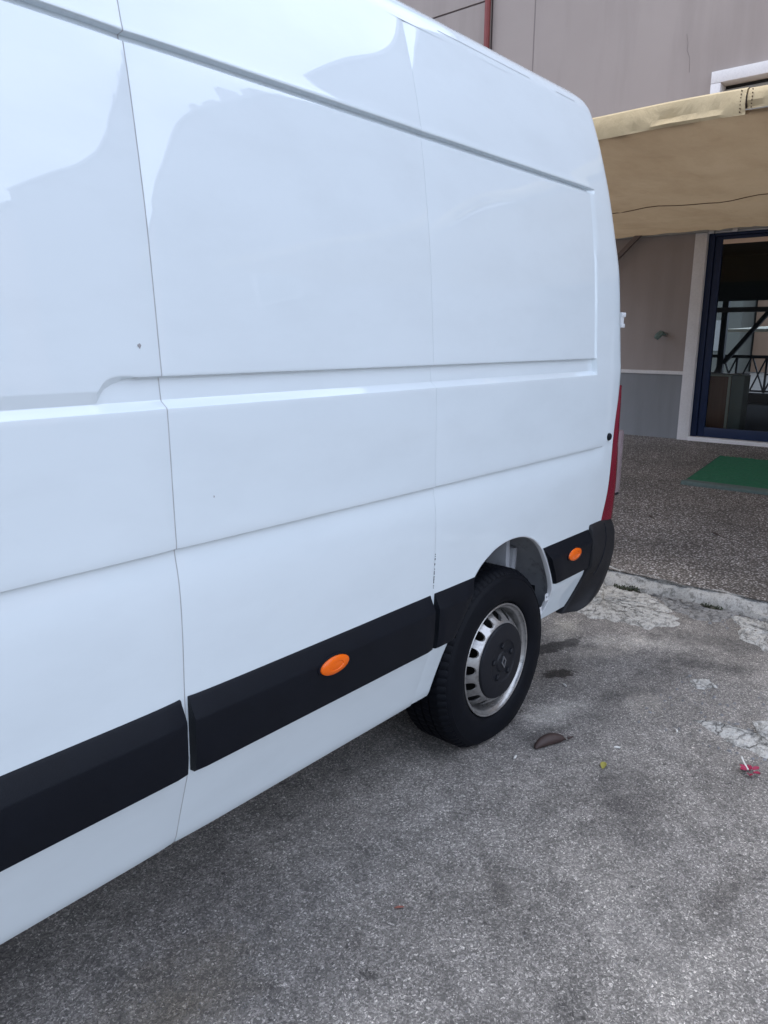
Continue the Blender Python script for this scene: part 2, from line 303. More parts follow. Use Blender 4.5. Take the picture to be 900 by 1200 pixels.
# ------------------------------------------------------------------ mesh helpers
class MB:
    def __init__(s): s.v = []; s.f = []
    def add(s, vs, fs):
        o = len(s.v); s.v += [tuple(map(float, p)) for p in vs]; s.f += [tuple(i+o for i in f) for f in fs]; return s
    def box(s, x0, x1, y0, y1, z0, z1, b=0.0):
        if b <= 0:
            v = [(x0, y0, z0), (x1, y0, z0), (x1, y1, z0), (x0, y1, z0), (x0, y0, z1), (x1, y0, z1), (x1, y1, z1), (x0, y1, z1)]
            return s.add(v, [(0, 3, 2, 1), (4, 5, 6, 7), (0, 1, 5, 4), (1, 2, 6, 5), (2, 3, 7, 6), (3, 0, 4, 7)])
        bm = bmesh.new(); bmesh.ops.create_cube(bm, size=1)
        for q in bm.verts: q.co = Vector(((x0+x1)/2+q.co.x*(x1-x0), (y0+y1)/2+q.co.y*(y1-y0), (z0+z1)/2+q.co.z*(z1-z0)))
        bmesh.ops.bevel(bm, geom=bm.edges[:], offset=b, segments=2, profile=.6, affect='EDGES')
        bm.verts.index_update(); s.add([q.co[:] for q in bm.verts], [[w.index for w in f.verts] for f in bm.faces]); bm.free(); return s
    def grid(s, P, closed=False, flip=False):
        n, m = len(P), len(P[0]); vs = [p for r in P for p in r]; fs = []
        for i in range(n-1 if not closed else n):
            for j in range(m-1):
                a, b, c, d = i*m+j, ((i+1) % n)*m+j, ((i+1) % n)*m+j+1, i*m+j+1
                fs.append((a, d, c, b) if flip else (a, b, c, d))
        return s.add(vs, fs)
    def tube(s, pts, r, n=8):
        pts = [Vector(p) for p in pts]; rings = []
        for i, p in enumerate(pts):
            d = (pts[min(i+1, len(pts)-1)]-pts[max(i-1, 0)]).normalized()
            a = d.orthogonal().normalized() if i == 0 else (pa - d*pa.dot(d)).normalized()
            pa = a; b = d.cross(a); rr = r[i] if isinstance(r, (list, tuple)) else r
            rings.append([tuple(p+(a*math.cos(2*PI*k/n)+b*math.sin(2*PI*k/n))*rr) for k in range(n)])
        o = len(s.v)
        for q in rings: s.v += q
        for i in range(len(rings)-1):
            for k in range(n): s.f.append((o+i*n+k, o+i*n+(k+1) % n, o+(i+1)*n+(k+1) % n, o+(i+1)*n+k))
        s.f.append(tuple(o+k for k in range(n))[::-1]); s.f.append(tuple(o+(len(rings)-1)*n+k for k in range(n))); return s
    def bar(s, a, b, w, h, up=(0, 0, 1)):
        a, b = Vector(a), Vector(b); d = (b-a).normalized(); u = Vector(up); x = d.cross(u).normalized(); u = x.cross(d)
        v = [tuple(p+x*i*w/2+u*j*h/2) for p in (a, b) for i, j in ((-1, -1), (1, -1), (1, 1), (-1, 1))]
        return s.add(v, [(0, 1, 2, 3), (7, 6, 5, 4), (0, 4, 5, 1), (1, 5, 6, 2), (2, 6, 7, 3), (3, 7, 4, 0)])
    def lathe(s, prof, n=64, mod=None, close=False):
        """profile (r, y) turned about the Y axis, centred on the origin"""
        P = []
        for i in range(n):
            a = 2*PI*i/n; row = []
            for j, (r, y) in enumerate(prof):
                rr = r + (mod(i, j, r) if mod else 0)
                row.append((rr*math.cos(a), y, rr*math.sin(a)))
            P.append(row)
        return s.grid(P, closed=True)
    def build(s, name, m, parent=None, sharp=35, flipcheck=True, weld=0):
        me = bpy.data.meshes.new(name)
        off = Vector((0, 0, 0)); q = parent
        while q is not None: off += Vector(q.location); q = q.parent
        me.from_pydata([(x-off.x, y-off.y, z-off.z) for x, y, z in s.v], [], s.f); me.validate()
        bm = bmesh.new(); bm.from_mesh(me)
        if weld: bmesh.ops.remove_doubles(bm, verts=bm.verts[:], dist=weld)
        if flipcheck: bmesh.ops.recalc_face_normals(bm, faces=bm.faces[:])
        bm.to_mesh(me); bm.free()
        for p in me.polygons: p.use_smooth = True
        me.set_sharp_from_angle(angle=math.radians(sharp))
        me.materials.append(m)
        o = bpy.data.objects.new(name, me); COL.objects.link(o)
        if parent is not None: o.parent = parent
        return o
def tag(o, label=None, cat=None, group=None, kind=None):
    if label: o['label'] = label
    if cat: o['category'] = cat
    if group: o['group'] = group
    if kind: o['kind'] = kind
    return o
def thing(name, loc, label, cat, group=None, parent=None):
    o = bpy.data.objects.new(name, None); COL.objects.link(o); o.location = loc; o.empty_display_size = .2
    if parent is not None: o.parent = parent
    return tag(o, label, cat, group)
def sub(name, loc, parent):
    o = bpy.data.objects.new(name, None); COL.objects.link(o); o.parent = parent
    off = Vector((0, 0, 0)); q = parent
    while q is not None: off += Vector(q.location); q = q.parent
    o.location = Vector(loc)-off; return o

def pchip(xs, ys):
    xs = np.array(xs, float); ys = np.array(ys, float); h = np.diff(xs); d = np.diff(ys)/h; m = np.zeros(len(xs))
    for i in range(1, len(xs)-1):
        if d[i-1]*d[i] > 0:
            w1, w2 = 2*h[i]+h[i-1], h[i]+2*h[i-1]; m[i] = (w1+w2)/(w1/d[i-1]+w2/d[i])
    m[0], m[-1] = d[0], d[-1]
    def f(x):
        x = min(max(x, xs[0]), xs[-1]); i = min(int(np.searchsorted(xs, x, 'right'))-1, len(h)-1); i = max(i, 0)
        t = (x-xs[i])/h[i]; t2, t3 = t*t, t*t*t
        return float((2*t3-3*t2+1)*ys[i]+(t3-2*t2+t)*h[i]*m[i]+(-2*t3+3*t2)*ys[i+1]+(t3-t2)*h[i]*m[i+1])
    return f

# ------------------------------------------------------------------ ground, road, pavement, kerb
g = MB(); N = 40
xs = [-300, -60, -20, -8, -4] + [-3+.5*i for i in range(15)] + [4.44]
ys = [-300, -60, -20, -10, -5] + [-4+.5*i for i in range(20)] + [10, 20, 60, 300]
g.grid([[(x, y, 0) for y in ys] for x in xs]); road = tag(g.build('road', M['asphalt']), kind='structure')
g = MB(); g.grid([[(x, y, -.012) for y in (-400, 0, 400)] for x in (-400, 4.4, 30, 400)]); tag(g.build('ground', M['soil']), kind='structure')
K = .19/5.6
def pz(x): return .08+(x-4.4)*K
g = MB(); xs = [4.54+.2*i for i in range(28)]+[10.1]; ys = [-40, -15, -6]+[-4+.4*i for i in range(28)]+[9, 14]
g.grid([[(x, y, pz(x)+.002*math.sin(3*x+1.7*y)) for y in ys] for x in xs])
tag(g.build('pavement', M['aggregate']), kind='structure')
def kedge(y): return 1.5*.030*math.sin(5.3*y+.6)+.022*math.sin(12.7*y+1.1)+.012*math.sin(31*y)
P = []; y = -9.0
while y < 9.0:
    e = kedge(y); w = .012*math.sin(7.7*y)+.010*math.sin(19*y+2)+.007*math.sin(43*y)
    hz = .058+.010*math.sin(6.1*y+.4)+.006*math.sin(23*y)
    q_ = lambda a: rng.uniform(-a, a)
    chip = .034*max(0, math.sin(3.1*y+1.0))**6+.030*max(0, math.sin(8.3*y))**8
    P.append([(4.470+e*.6, y, -.01), (4.478+e*.6+q_(.004), y, hz*.40), (4.488+e*.55+chip+q_(.008), y, hz*.82-chip+q_(.006)), (4.506+e*.5+chip*1.3+q_(.006), y, hz+.000-chip*.4+q_(.005)), (4.54+e*.3, y, hz+.010+q_(.003)), (4.556+w*1.4+q_(.004), y, .0875+.003*math.sin(17*y)), (4.570+w*1.4, y, .07)])
    y += .016
g = MB(); g.grid(P); tag(g.build('kerb', M['kerb'], sharp=50), kind='structure')

def patch(pts, name, m, h=.012, rag=.012, z0=0.0, seed=0):
    """ragged flat slab from an outline on the road"""
    r = np.random.RandomState(seed); out = []; n = len(pts)
    ph = r.uniform(0, 6.28, 8); fr = r.uniform(8, 90, 8); k_ = 0.0
    for i in range(n):
        a, b = np.array(pts[i]), np.array(pts[(i+1) % n]); L0 = np.linalg.norm(b-a); k = max(2, int(L0/.009))
        for j in range(k):
            q = a+(b-a)*j/k; u = k_+L0*j/k; d = sum(math.sin(f*u+p)*(12/f)**.7 for f, p in zip(fr, ph))
            nrm = np.array(((b-a)[1], -(b-a)[0]))/L0; out.append(q+nrm*d*rag*.6+r.uniform(-.25, .25, 2)*rag)
        k_ += L0
    c = np.mean(out, 0); rings = []
    for sc, hz in ((1.05, -.004), (1.0, h*.25), (.96, h*.7), (.90, h*.8), (.8, h), (.65, h*.95), (.5, h*1.15), (.3, h*1.0), (.02, h*1.1)):
        rings.append([(c[0]+(p[0]-c[0])*sc+(r.uniform(-.003, .003) if .1 < sc < .99 else 0), c[1]+(p[1]-c[1])*sc, z0+hz+(r.uniform(-.35, .35)*h if hz > h*.5 else 0)) for p in out])
    g = MB(); g.grid([[q[i] for q in rings] for i in range(len(out))], closed=True)
    return tag(g.build(name, m, sharp=28), kind='structure')
patch([(4.46, 2.06), (4.43, 1.60), (4.30, 1.42), (4.06, 1.31), (3.90, 1.40), (3.86, 1.66), (3.92, 2.05), (4.2, 2.25)], 'mortar_patch', M['mortar'], .011, .022, seed=1)
patch([(4.38, 1.10), (4.25, 1.02), (4.08, .96), (4.00, .84), (4.12, .66), (4.36, .66), (4.40, .93)], 'mortar_patch', M['mortar'], .018, .014, seed=2)
patch([(3.02, .86), (3.05, .80), (2.985, .68), (3.06, .60), (3.16, .67), (3.22, .62), (3.22, .47), (2.94, .47), (2.91, .56), (2.94, .70)], 'mortar_patch', M['mortar'], .012, .009, seed=3)
patch([(4.48, 1.60), (4.48, 1.10), (4.27, 1.12), (4.22, 1.24), (4.26, 1.38)], 'cracked_asphalt_edge', M['crazed'], .008, .014, seed=4)
patch([(3.40, 1.00), (3.46, .93), (3.40, .88), (3.34, .94)], 'mortar_patch', M['mortar'], .007, .012, seed=5)

# grit lying loose on the road (one mass)
g = MB()
for i in range(5200):
    u = rng.rand()**1.3; a = rng.rand()
    x = .55+3.8*u; y = -.3+a*1.75
    if rng.rand() < .12: x, y = 4.05+rng.rand()*.4, .3+rng.rand()*1.7
    r = .0012+.0022*rng.rand()**3
    q = [(x+r*rng.uniform(.5, 1.3)*math.cos(k*2.1+rng.rand()), y+r*rng.uniform(.5, 1.3)*math.sin(k*2.1+rng.rand()), 0) for k in range(3)]
    g.add(q+[(x, y, r*rng.uniform(.5, 1.0))], [(0, 1, 3), (1, 2, 3), (2, 0, 3)])
for i in range(900):
    y = rng.uniform(.25, 2.3); x = 4.47-abs(rng.normal(0, .16)) if rng.rand() < .7 else rng.uniform(2.85, 3.5)
    if x < 3.6: y = rng.uniform(.35, 1.05)
    r = .0025+.0075*rng.rand()**3
    q = [(x+r*rng.uniform(.6, 1.3)*math.cos(k*1.57+rng.rand()), y+r*rng.uniform(.6, 1.3)*math.sin(k*1.57+rng.rand()), 0) for k in range(4)]
    hz = r*rng.uniform(.5, 1.1); tp = [(x+(a-x)*.6, y+(b-y)*.6, hz*rng.uniform(.8, 1.1)) for a, b, _ in q]
    g.add(q+tp, [(0, 1, 5, 4), (1, 2, 6, 5), (2, 3, 7, 6), (3, 0, 4, 7), (4, 5, 6, 7)])
tag(g.build('loose_grit', M['grit'], sharp=10), 'small loose grit scattered over the grey asphalt', None, kind='stuff')

# ------------------------------------------------------------------ the van
DZ = -.02; Y0 = 1.38; YC = 2.40; RC = .11
base_o = pchip([.33, .345, .40, .46, .52, .56, .66, .76, .95, 1.06, 1.12, 1.425, 1.5, 1.8, 2.0, 2.15, 2.3, 2.47],
               [.088, .080, .062, .042, .022, .010, .006, .003, -.004, -.002, 0, .004, .010, .0305, .0532, .0762, .108, .156])
xrear = pchip([.33, 1.3, 1.45, 1.64, 1.85, 2.0, 2.15, 2.27, 2.44, 2.5, 2.54, 2.57, 2.6],
              [3.325, 3.325, 3.333, 3.323, 3.31, 3.28, 3.255, 3.235, 3.21, 3.19, 3.155, 3.10, 2.9])
XE = 3.005                                            # rear end of the recessed field
def lin(x, pts): return float(np.interp(x, [p[0] for p in pts], [p[1] for p in pts]))
F_LIP = [(1.425, 0.), (1.444, .020)]
def chan_top(x):
    tt = min(max((x-.775)/.085, 0), 1); return 1.446+.046*math.sqrt(max(0, 1-(1-tt)**2))
def rows_at(x):
    """z rows (kept in the same order for every x) and the relief there"""
    zt = chan_top(x); R = []
    for z in (.33, .337, .345, .36, .38, .40, .42, .44, .46, .48, .50, .52, .54, .56): R.append((z, 0.))
    z = .60
    while z < .98: R.append((z, 0.)); z += .04
    for z, f in ((1.0, .0), (1.03, .0010), (1.06, .0036), (1.085, .0072), (1.10, .0092), (1.110, .0098), (1.1125, .0094), (1.1160, .0006), (1.119, 0), (1.13, -.0008), (1.15, -.0006), (1.18, 0)): R.append((z, f))
    for k in range(6): R.append((1.21+.035*k, 0.))
    ch = min(max((x-.745)/.05, 0), 1)                 # the channel opens behind the curl
    ch = ch*ch*(3-2*ch)
    d = .010+.011*ch
    R += [(1.412, 0.), (1.421, 0.), (1.4248, .0006), (1.4275, .003), (1.4385, d-.0022), (1.4425, d)]
    w = .006+.016*(1-min(max((x-.775)/.085, 0), 1))
    lo = max(zt-.004, 1.4445); mid = [(1.4435+(lo-1.4435)*k/5, d) for k in range(1, 5)]
    R += mid+[(lo, d), (lo+.0015, d-.0008), (lo+w-.0015, .0078), (lo+w, .007), (lo+w+.004, .0066)]
    z0 = lo+w+.004
    for k in range(1, 20): R.append((z0+(2.115-z0)*k/19, .0066-.001*math.sin(PI*k/19)-.0018*(lambda q: q*q*(3-2*q))(min(max((z0+(2.115-z0)*k/19-1.93)/.185, 0), 1))))
    R += [(2.128, .0048), (2.138, .0048), (2.1415, .0052), (2.1428, .0070), (2.1440, .0190), (2.1565, .0190), (2.1590, .0010), (2.1605, -.0010), (2.1625, -.0016), (2.168, -.001), (2.18, 0)]
    for k in range(1, 17): R.append((2.18+.0172*k, 0.))
    R += [(2.4620, 0), (2.4660, .0), (2.4675, .004), (2.4705, .004), (2.472, .0)]
    return R
NR = len(rows_at(1.))
def fade(x):                                          # 1 in the recessed field, 0 on the rear pillar
    return min(max((XE-x)/.009, 0), 1)
def wav(x, z): return .00042*math.sin(9.1*x+1.3*z+.5)*math.sin(5.3*z+1.1)+.00025*math.sin(17*x-3*z)
def crown(x, e):                                      # panel edges roll in
    return sum(1.8*a*math.exp(-abs(x-q)/w) for q, a, w in e)
def surf(s, z, f=0.0, edges=()):
    """point on the van's left flank; s runs along the flank, round the rear corner and across the rear"""
    xr = xrear(z)
    if s <= 2.9: x = s
    elif s <= 3.2: x = 2.9+(s-2.9)/.3*(xr-RC-2.9)
    else: x = xr-RC
    o = base_o(min(z, 2.47))
    if z > 2.47: o = np.interp(z, [2.47, 2.49, 2.52, 2.545, 2.562, 2.58, 2.595, 2.60], [.156, .163, .182, .212, .27, .40, .70, .95])
    fx = fade(x) if (z > 1.43 and z < 2.175) else (1. if z < 1.43 else 1.)
    if 1.0 < z < 1.2: fx = min(max((3.10-x)/.05, 0), 1)
    if 1.4 < z <= 1.43: fx = fade(x-.004)
    o += f*fx+wav(x, z)*(1 if .6 < z else .3)+crown(x, edges)
    y = Y0+o
    if s > 3.2:
        th = min(s-3.2, 1.)*PI/2; x = xr-RC+RC*math.sin(th); y += RC*(1-math.cos(th))
        if s > 4.2: y += s-4.2
    return (x, y, z+DZ)

van = thing('delivery_van', (0.9, YC, 0), 'white high-roof panel van with black side strips and orange markers, parked on the asphalt', 'van')
def mirrored(o, name):
    me = o.data.copy(); bm = bmesh.new(); bm.from_mesh(me)
    for q in bm.verts: q.co.y = -q.co.y
    bmesh.ops.reverse_faces(bm, faces=bm.faces[:]); bm.to_mesh(me); bm.free()
    c = bpy.data.objects.new(name, me); COL.objects.link(c); c.parent = o.parent; return c

def flank(xs, rows, edges, ends, z_lo=None):
    P = []
    for x in xs: P.append([surf(x, z, f, edges) for z, f in rows_at(x) if z_lo is None or z >= z_lo])
    if ends[0]: P.insert(0, [(a, b+.012, c) for a, b, c in P[0]])
    if ends[1]: P.append([(a, b+.012, c) for a, b, c in P[-1]])
    return P
def span(a, b, st, fine_a=True, fine_b=True):
    xs = [a]+([a+.004, a+.010, a+.02] if fine_a else []); x = a+.03
    while x < b-.03: xs.append(x); x += st
    return xs+([b-.02, b-.010, b-.004] if fine_b else [])+[b]
XA0, XA1, XB0, XB1, XC0 = -.22, .9217, .9243, 1.8794, 1.8820
eA = ((XA1, .0030, .040),); eB = ((XB0, .0026, .045), (XB1, .0006, .03)); eC = ((XC0, .0014, .04),)
xs = sorted(set(span(XA0, XA1, .03)+[.74+.0075*k for k in range(18)]))
g = MB(); g.grid(flank(xs, NR, eA, (0, 1))); pA = g.build('side_panel', M['white'], van, sharp=26)
g = MB(); g.grid(flank(span(XB0, XB1, .03), NR, eB, (1, 1))); pB = g.build('side_panel', M['white'], van, sharp=26)
# rear flank: upper grid plus a patch that flows round the wheel arch
xsC = sorted(set(span(XC0, 2.97, .03, True, False)+[2.98, 2.99, 2.994, 2.996, 2.999, 3.002, 3.005, 3.009, 3.014, 3.03, 3.06, 3.10, 3.14, 3.17, 3.2]))
def s_of(x): return x if x <= 2.9 else x
sC = [x for x in xsC if x <= 2.9]+[2.9+(x-2.9)*.3/.32 for x in xsC if 2.9 < x < 3.2]+[3.2]+[3.2+k/12 for k in range(1, 13)]
def rowsC(s):
    x = s if s <= 2.9 else 2.9+(s-2.9)/.3*.32
    return [(z, f) for z, f in rows_at(min(x, 2.99)) if z >= .99]
PC = [[surf(s, z, f, eC) for z, f in rowsC(s)] for s in sC]
PC.insert(0, [(a, b+.012, c) for a, b, c in PC[0]])
gC = MB(); gC.grid(PC)
ARCH = [(1.968, .335), (1.970, .40), (1.973, .50), (1.980, .56), (2.035, .640), (2.08, .697), (2.118, .752), (2.165, .795), (2.247, .834), (2.31, .846), (2.363, .849), (2.42, .846), (2.471, .836), (2.53, .814), (2.575, .785), (2.61, .755), (2.645, .71), (2.675, .665), (2.70, .62), (2.722, .575), (2.737, .525), (2.742, .48), (2.733, .45), (2.715, .425), (2.70, .405)]
def resample(pts, n):
    p = np.array(pts, float); d = np.r_[0, np.cumsum(np.linalg.norm(np.diff(p, axis=0), axis=1))]
    u = np.linspace(0, d[-1], n); return np.c_[np.interp(u, d, p[:, 0]), np.interp(u, d, p[:, 1])]
def smooth_curve(p, k=2):
    p = p.copy()
    for _ in range(k): p[1:-1] = .25*p[:-2]+.5*p[1:-1]+.25*p[2:]
    return p
NTOT = 24+len(sC)-1+14
inn = np.r_[resample(ARCH[:4], 16), smooth_curve(resample(ARCH[3:], NTOT-15), 3)[1:]]
zt_ = rowsC(2.)[0][0]
ends_s = [s for s in sC]
out = np.r_[resample([(XC0, .335), (XC0, zt_)], 24)]
n2_ = len(sC)-1
top = np.c_[np.interp(np.linspace(0, 1, n2_+1)[1:], np.linspace(0, 1, len(ends_s)), ends_s), np.full(n2_, zt_)]
out = np.r_[out, top, np.c_[np.full(14, 4.2), np.linspace(zt_, .40, 15)[1:]]]
rings = []
for i in range(len(inn)):
    row = []
    for k in range(25):
        tt = (k/24)**1.25; s, z = inn[i]*(1-tt)+out[i]*tt
        row.append(surf(s, z, 0, eC))
    rings.append(row)
gC.grid(rings)
pC = gC.build('side_panel', M['white'], van, sharp=26, weld=.0002)
for o in (pA, pB, pC): mirrored(o, 'side_panel')
# pale filler behind the seams, so the joints read as shallow shut lines
for xs_, w in ((.923, .02), (1.8808, .02)):
    g = MB(); g.grid([[surf(xs_+dx, z, f+.0055) for z, f in rows_at(xs_) if z > .34 and z < 2.463] for dx in (-w, w)]); g.build('seam_filler', M['seam_dirt'], van)
# sealant crumbs on the rear seam, above the strip
g = MB()
for k in range(34):
    if rng.rand() < .3: continue
    z = .775+k*.0036; x, y, zz = surf(1.8808, z); r = .0006+.0010*rng.rand()
    g.box(x-r, x+r, y-.0008, y+.004, zz-.0010, zz+.0012)
g.build('seam_sealant', M['dark'], van)

for cx, cz, r in ((.874, 1.556, .0050), (1.028, 1.218, .0026)):
    g = MB(); f_ = [f for z, f in rows_at(cx) if z <= cz][-1]; vs = []
    for k in range(9):
        a = 2*PI*k/9; rr = r*rng.uniform(.5, 1.2); q = surf(cx+rr*math.cos(a), cz+rr*math.sin(a)*1.2, f_, eA if cx < .92 else eB); vs.append((q[0], q[1]-.0006, q[2]))
    q = surf(cx, cz, f_, eA if cx < .92 else eB); vs.append((q[0], q[1]-.0009, q[2])); g.add(vs, [(k, (k+1) % 9, 9) for k in range(9)]); g.build('paint_chip', M['chip'], van)
# arch lip, liner, clip tabs
ZB = [(s, z) for s, z in inn]
def in_pt(s, z, k, dy):                                # arch outline pushed outward by k
    c = np.array((2.37, .42)); p = np.array((s, z)); d = p-c; d /= max(np.linalg.norm(d), 1e-6)
    q = p+d*k; a = surf(s, z); return (q[0], a[1]+dy, q[1]+DZ)
g = MB(); g.grid([[in_pt(s, z, 0.0005, -.0008), in_pt(s, z, -.003, .001), in_pt(s, z, -.004, .004), in_pt(s, z, -.003, .020)] for s, z in ZB]); g.build('arch_lip', M['white_dull'], van)
g = MB(); g.grid([[in_pt(s, z, .0, .020), in_pt(s, z, .030, .024), in_pt(s, z, .045, .08), in_pt(s, z, .045, .20), in_pt(s, z, .03, .34)] for s, z in ZB])
vs = [in_pt(s, z, .03, .33) for s, z in ZB]; g.add(vs, [tuple(range(len(vs)))])
lin_o = g.build('wheel_arch_liner', M['liner'], van)
g = MB()
g.box(2.43, 2.455, 1.60, 1.66, .45, .86); g.box(2.60, 2.69, 1.56, 1.68, .42, .70, .008); g.box(2.53, 2.56, 1.50, 1.68, .40, .82, .006)
g.tube([(2.62, 1.55, .36), (2.66, 1.55, .70)], .022, 10)
g.build('arch_bracket', M['liner'], van)
for zc, xc in ((.515, 2.728), (.452, 2.712)):
    g = MB(); y = surf(xc, zc)[1]+.006
    o_ = [(-.020, -.016), (.010, -.016), (.010, .016), (-.020, .016)]; i_ = [(-.012, -.006), (-.002, -.006), (-.002, .006), (-.012, .006)]
    for a in range(4):
        b = (a+1) % 4; q = [(xc+p[0], y+dy, zc+DZ+p[1]) for dy in (0, .003) for p in (o_[a], o_[b], i_[b], i_[a])]
        g.add(q, [(0, 1, 2, 3), (7, 6, 5, 4), (0, 4, 5, 1), (2, 6, 7, 3)])
    g.build('liner_clip', M['white_dull'], van)

# roof: nested contours from the drip groove up
def loop(z):
    L_ = [surf(s, z) for s in [XA0, .3, .8, 1.3, 1.8, 2.2, 2.5, 2.7, 2.9, 3.05, 3.2]+[3.2+k/8 for k in range(1, 9)]]
    xr = xrear(z); y_end = L_[-1][1]
    L_ += [(xr, y_end+(YC-y_end)*t_, z+DZ) for t_ in (.5, 1.)]
    return L_
zr = [2.466, 2.472, 2.476, 2.485, 2.495, 2.505, 2.515, 2.525, 2.535, 2.545, 2.553, 2.562, 2.57, 2.58, 2.588, 2.595]
rows = []
for z in zr:
    a = loop(z); rows.append(a+[(x, 2*YC-y, zz) for x, y, zz in a[-2::-1]])
g = MB(); g.grid(rows); n = len(rows[-1]); o = len(g.v)-n; g.f.append(tuple(o+k for k in range(n)))
g.build('roof', M['white'], van, sharp=40)
# thin roof joint strip lines above the gutter
for a, b in ((2.06, 2.62), (2.82, 3.02)):
    g = MB(); g.grid([[(lambda p: (p[0], p[1]-.0006, p[2]))(surf(a+(b-a)*k/12, z)) for z in (2.4885, 2.4905)] for k in range(13)]); g.build('roof_seam', M['liner'], van)

# rear doors
for sgn in (1, -1):
    P = []
    for k in range(13):
        row = []
        for z in [.74+.05*j for j in range(35)]:
            if z > 2.46: continue
            xr = xrear(z); y0 = Y0+base_o(z)+RC; y = y0+(YC-.004-y0)*k/12
            row.append((xr+.003, YC+sgn*(y-YC), z+DZ))
        P.append(row)
    g = MB(); g.grid(P); g.build('rear_door', M['white'], van)
# hinges on the rear corner
for z in (1.655,):
    g = MB(); y = Y0+base_o(z); xr = xrear(z)
    g.box(xr-.022, xr+.020, y+.020, y+.060, z+DZ+.012, z+DZ+.032, .004); g.box(xr-.022, xr+.016, y+.020, y+.056, z+DZ-.034, z+DZ-.016, .004)
    g.box(xr-.022, xr+.010, y+.024, y+.054, z+DZ-.018, z+DZ+.014, .003)
    g.build('door_hinge', M['white_dull'], van)
# tail lamp wraps the corner
def tail(sgn):
    def fy(p): return (p[0], YC+sgn*(p[1]-YC), p[2])
    edge = pchip([.77, .90, 1.11, 1.25, 1.36], [3.145, 3.178, 3.203, 3.222, 3.262])
    P = []
    for k in range(15):
        z = .768+(1.37-.768)*k/14; xe = edge(z); xr = xrear(z); row = []
        if xe <= xr-RC: s0 = 2.9+(xe-2.9)/(xr-RC-2.9)*.3
        else: s0 = 3.2+math.asin((xe-xr+RC)/RC)/(PI/2)
        for j in range(14):
            s = s0+(4.35-s0)*j/13; a = surf(s, z)
            b = surf(s+.01, z); d = Vector((b[0]-a[0], b[1]-a[1], 0)).normalized(); nrm = Vector((d.y, -d.x, 0))
            hgt = .010*min(1, j/1.2)
            row.append(fy(tuple(Vector(a)+nrm*(.0015+hgt))))
        row.insert(0, fy(surf(s0, z))); P.append(row)
    g = MB(); g.grid(P); return g.build('tail_lamp', M['red'], van)
lamp_l = tail(1); tail(-1)
g = MB(); g.box(3.30, 3.374, 1.398, 1.475, .868+DZ, 1.162+DZ, .012); g.build('reversing_lens', M['clear'], van)
g = MB(); g.box(3.31, 3.366, 1.402, 1.470, .858+DZ, .8675+DZ); g.build('lens_ledge', M['trim'], van)
# black rubber door stop on the flank
g = MB(); q = surf(3.135, 1.152); g.lathe([(.0, -.010), (.012, -.010), (.0155, -.007), (.017, 0), (.017, .012)], 20)
g.v = [(x+q[0]+.010, y+q[1], z+q[2]) for x, y, z in g.v]; g.build('rubber_stop', M['trim'], van)

# black rubbing strips
def strip(x0, x1, zb=.563, zt=.757, name='rub_strip', arch=None, mat='trim', xend=None):
    n = max(6, int((x1-x0)/.03)); P = []
    prof = [(zb, .004), (zb+.002, -.016), (zb+.008, -.024), (zb+.05, -.029), (zt-.056, -.0305), (zt-.048, -.0295), (zt-.010, -.006), (zt-.004, -.004), (zt-.001, -.001), (zt, .005)]
    for k in range(n+1):
        row = []
        for z, d in prof:
            a0 = arch(z) if arch and arch_side < 0 else x0; a1 = arch(z) if arch and arch_side > 0 else x1
            x = a0+(a1-a0)*k/n; e = min(k, n-k)
            q = surf(x, z); dd = d if 0 < e else d*.80
            row.append((x, q[1]+dd, z+DZ))
        if k == 0: P.append([(r[0], surf(r[0], pr[0])[1]+.006, r[2]) for r, pr in zip(row, prof)])
        P.append(row)
        if k == n: P.append([(r[0], surf(r[0], pr[0])[1]+.006, r[2]) for r, pr in zip(row, prof)])
    g = MB(); g.grid(P); return g.build(name, M[mat], van, sharp=30)
arch_side = 0
strip(XA0, .908); strip(.930, 1.866)
az = [p[1] for p in inn]; im = int(np.argmax(inn[:, 1])); left = inn[:im]; right = inn[im:]
def archL(z): return float(np.interp(z, left[:, 1], left[:, 0]))
def archR(z):
    r = right[::-1]; r = r[(r[:, 1] > .5)]; return float(np.interp(z, r[:, 1], r[:, 0]))+.006
arch_side = 1; strip(1.890, 2.1, arch=archL)
arch_side = -1; strip(2.7, 3.018, zb=.578, arch=archR)
arch_side = 0

# bumper corner and rear bumper
def bump_x(z): return lin(z, [(.375, 3.16), (.39, 3.20), (.44, 3.285), (.54, 3.345), (.62, 3.365), (.72, 3.355), (.765, 3.338), (.778, 3.32)])
def bump_f(z): return lin(z, [(.375, 2.925), (.385, 2.93), (.41, 2.955), (.49, 2.995), (.57, 3.022), (.778, 3.026)])
def bump_o(z): return lin(z, [(.375, .02), (.39, .0), (.44, -.012), (.54, -.022), (.62, -.028), (.70, -.028), (.745, -.020), (.77, -.006), (.778, .01)])
P = []; RB = .15
for z in (.375, .379, .386, .40, .43, .47, .51, .55, .59, .63, .67, .70, .72, .735, .75, .765, .774, .778):
    xf, xr, o = bump_f(z), bump_x(z), bump_o(z); o2 = o*.9 if z > .575 else base_o(z)-.014; row = [(xf, Y0+(.05 if z > .575 else base_o(z)+.02), z+DZ), (xf, Y0+o2+.006, z+DZ), (xf+.004, Y0+o2+.001, z+DZ)]
    for k in range(1, 9): row.append((xf+.004+(xr-RB-xf-.004)*k/8, Y0+(o if z > .575 else o2+(o-o2)*min(1, k/7)**1.3), z+DZ))
    for k in range(1, 11):
        th = PI/2*k/10; row.append((xr-RB+RB*math.sin(th), Y0+o+RB*(1-math.cos(th)), z+DZ))
    row.append((xr+.01, YC, z+DZ)); row += [(x, 2*YC-y, zz) for x, y, zz in row[-2::-1]]; P.append(row)
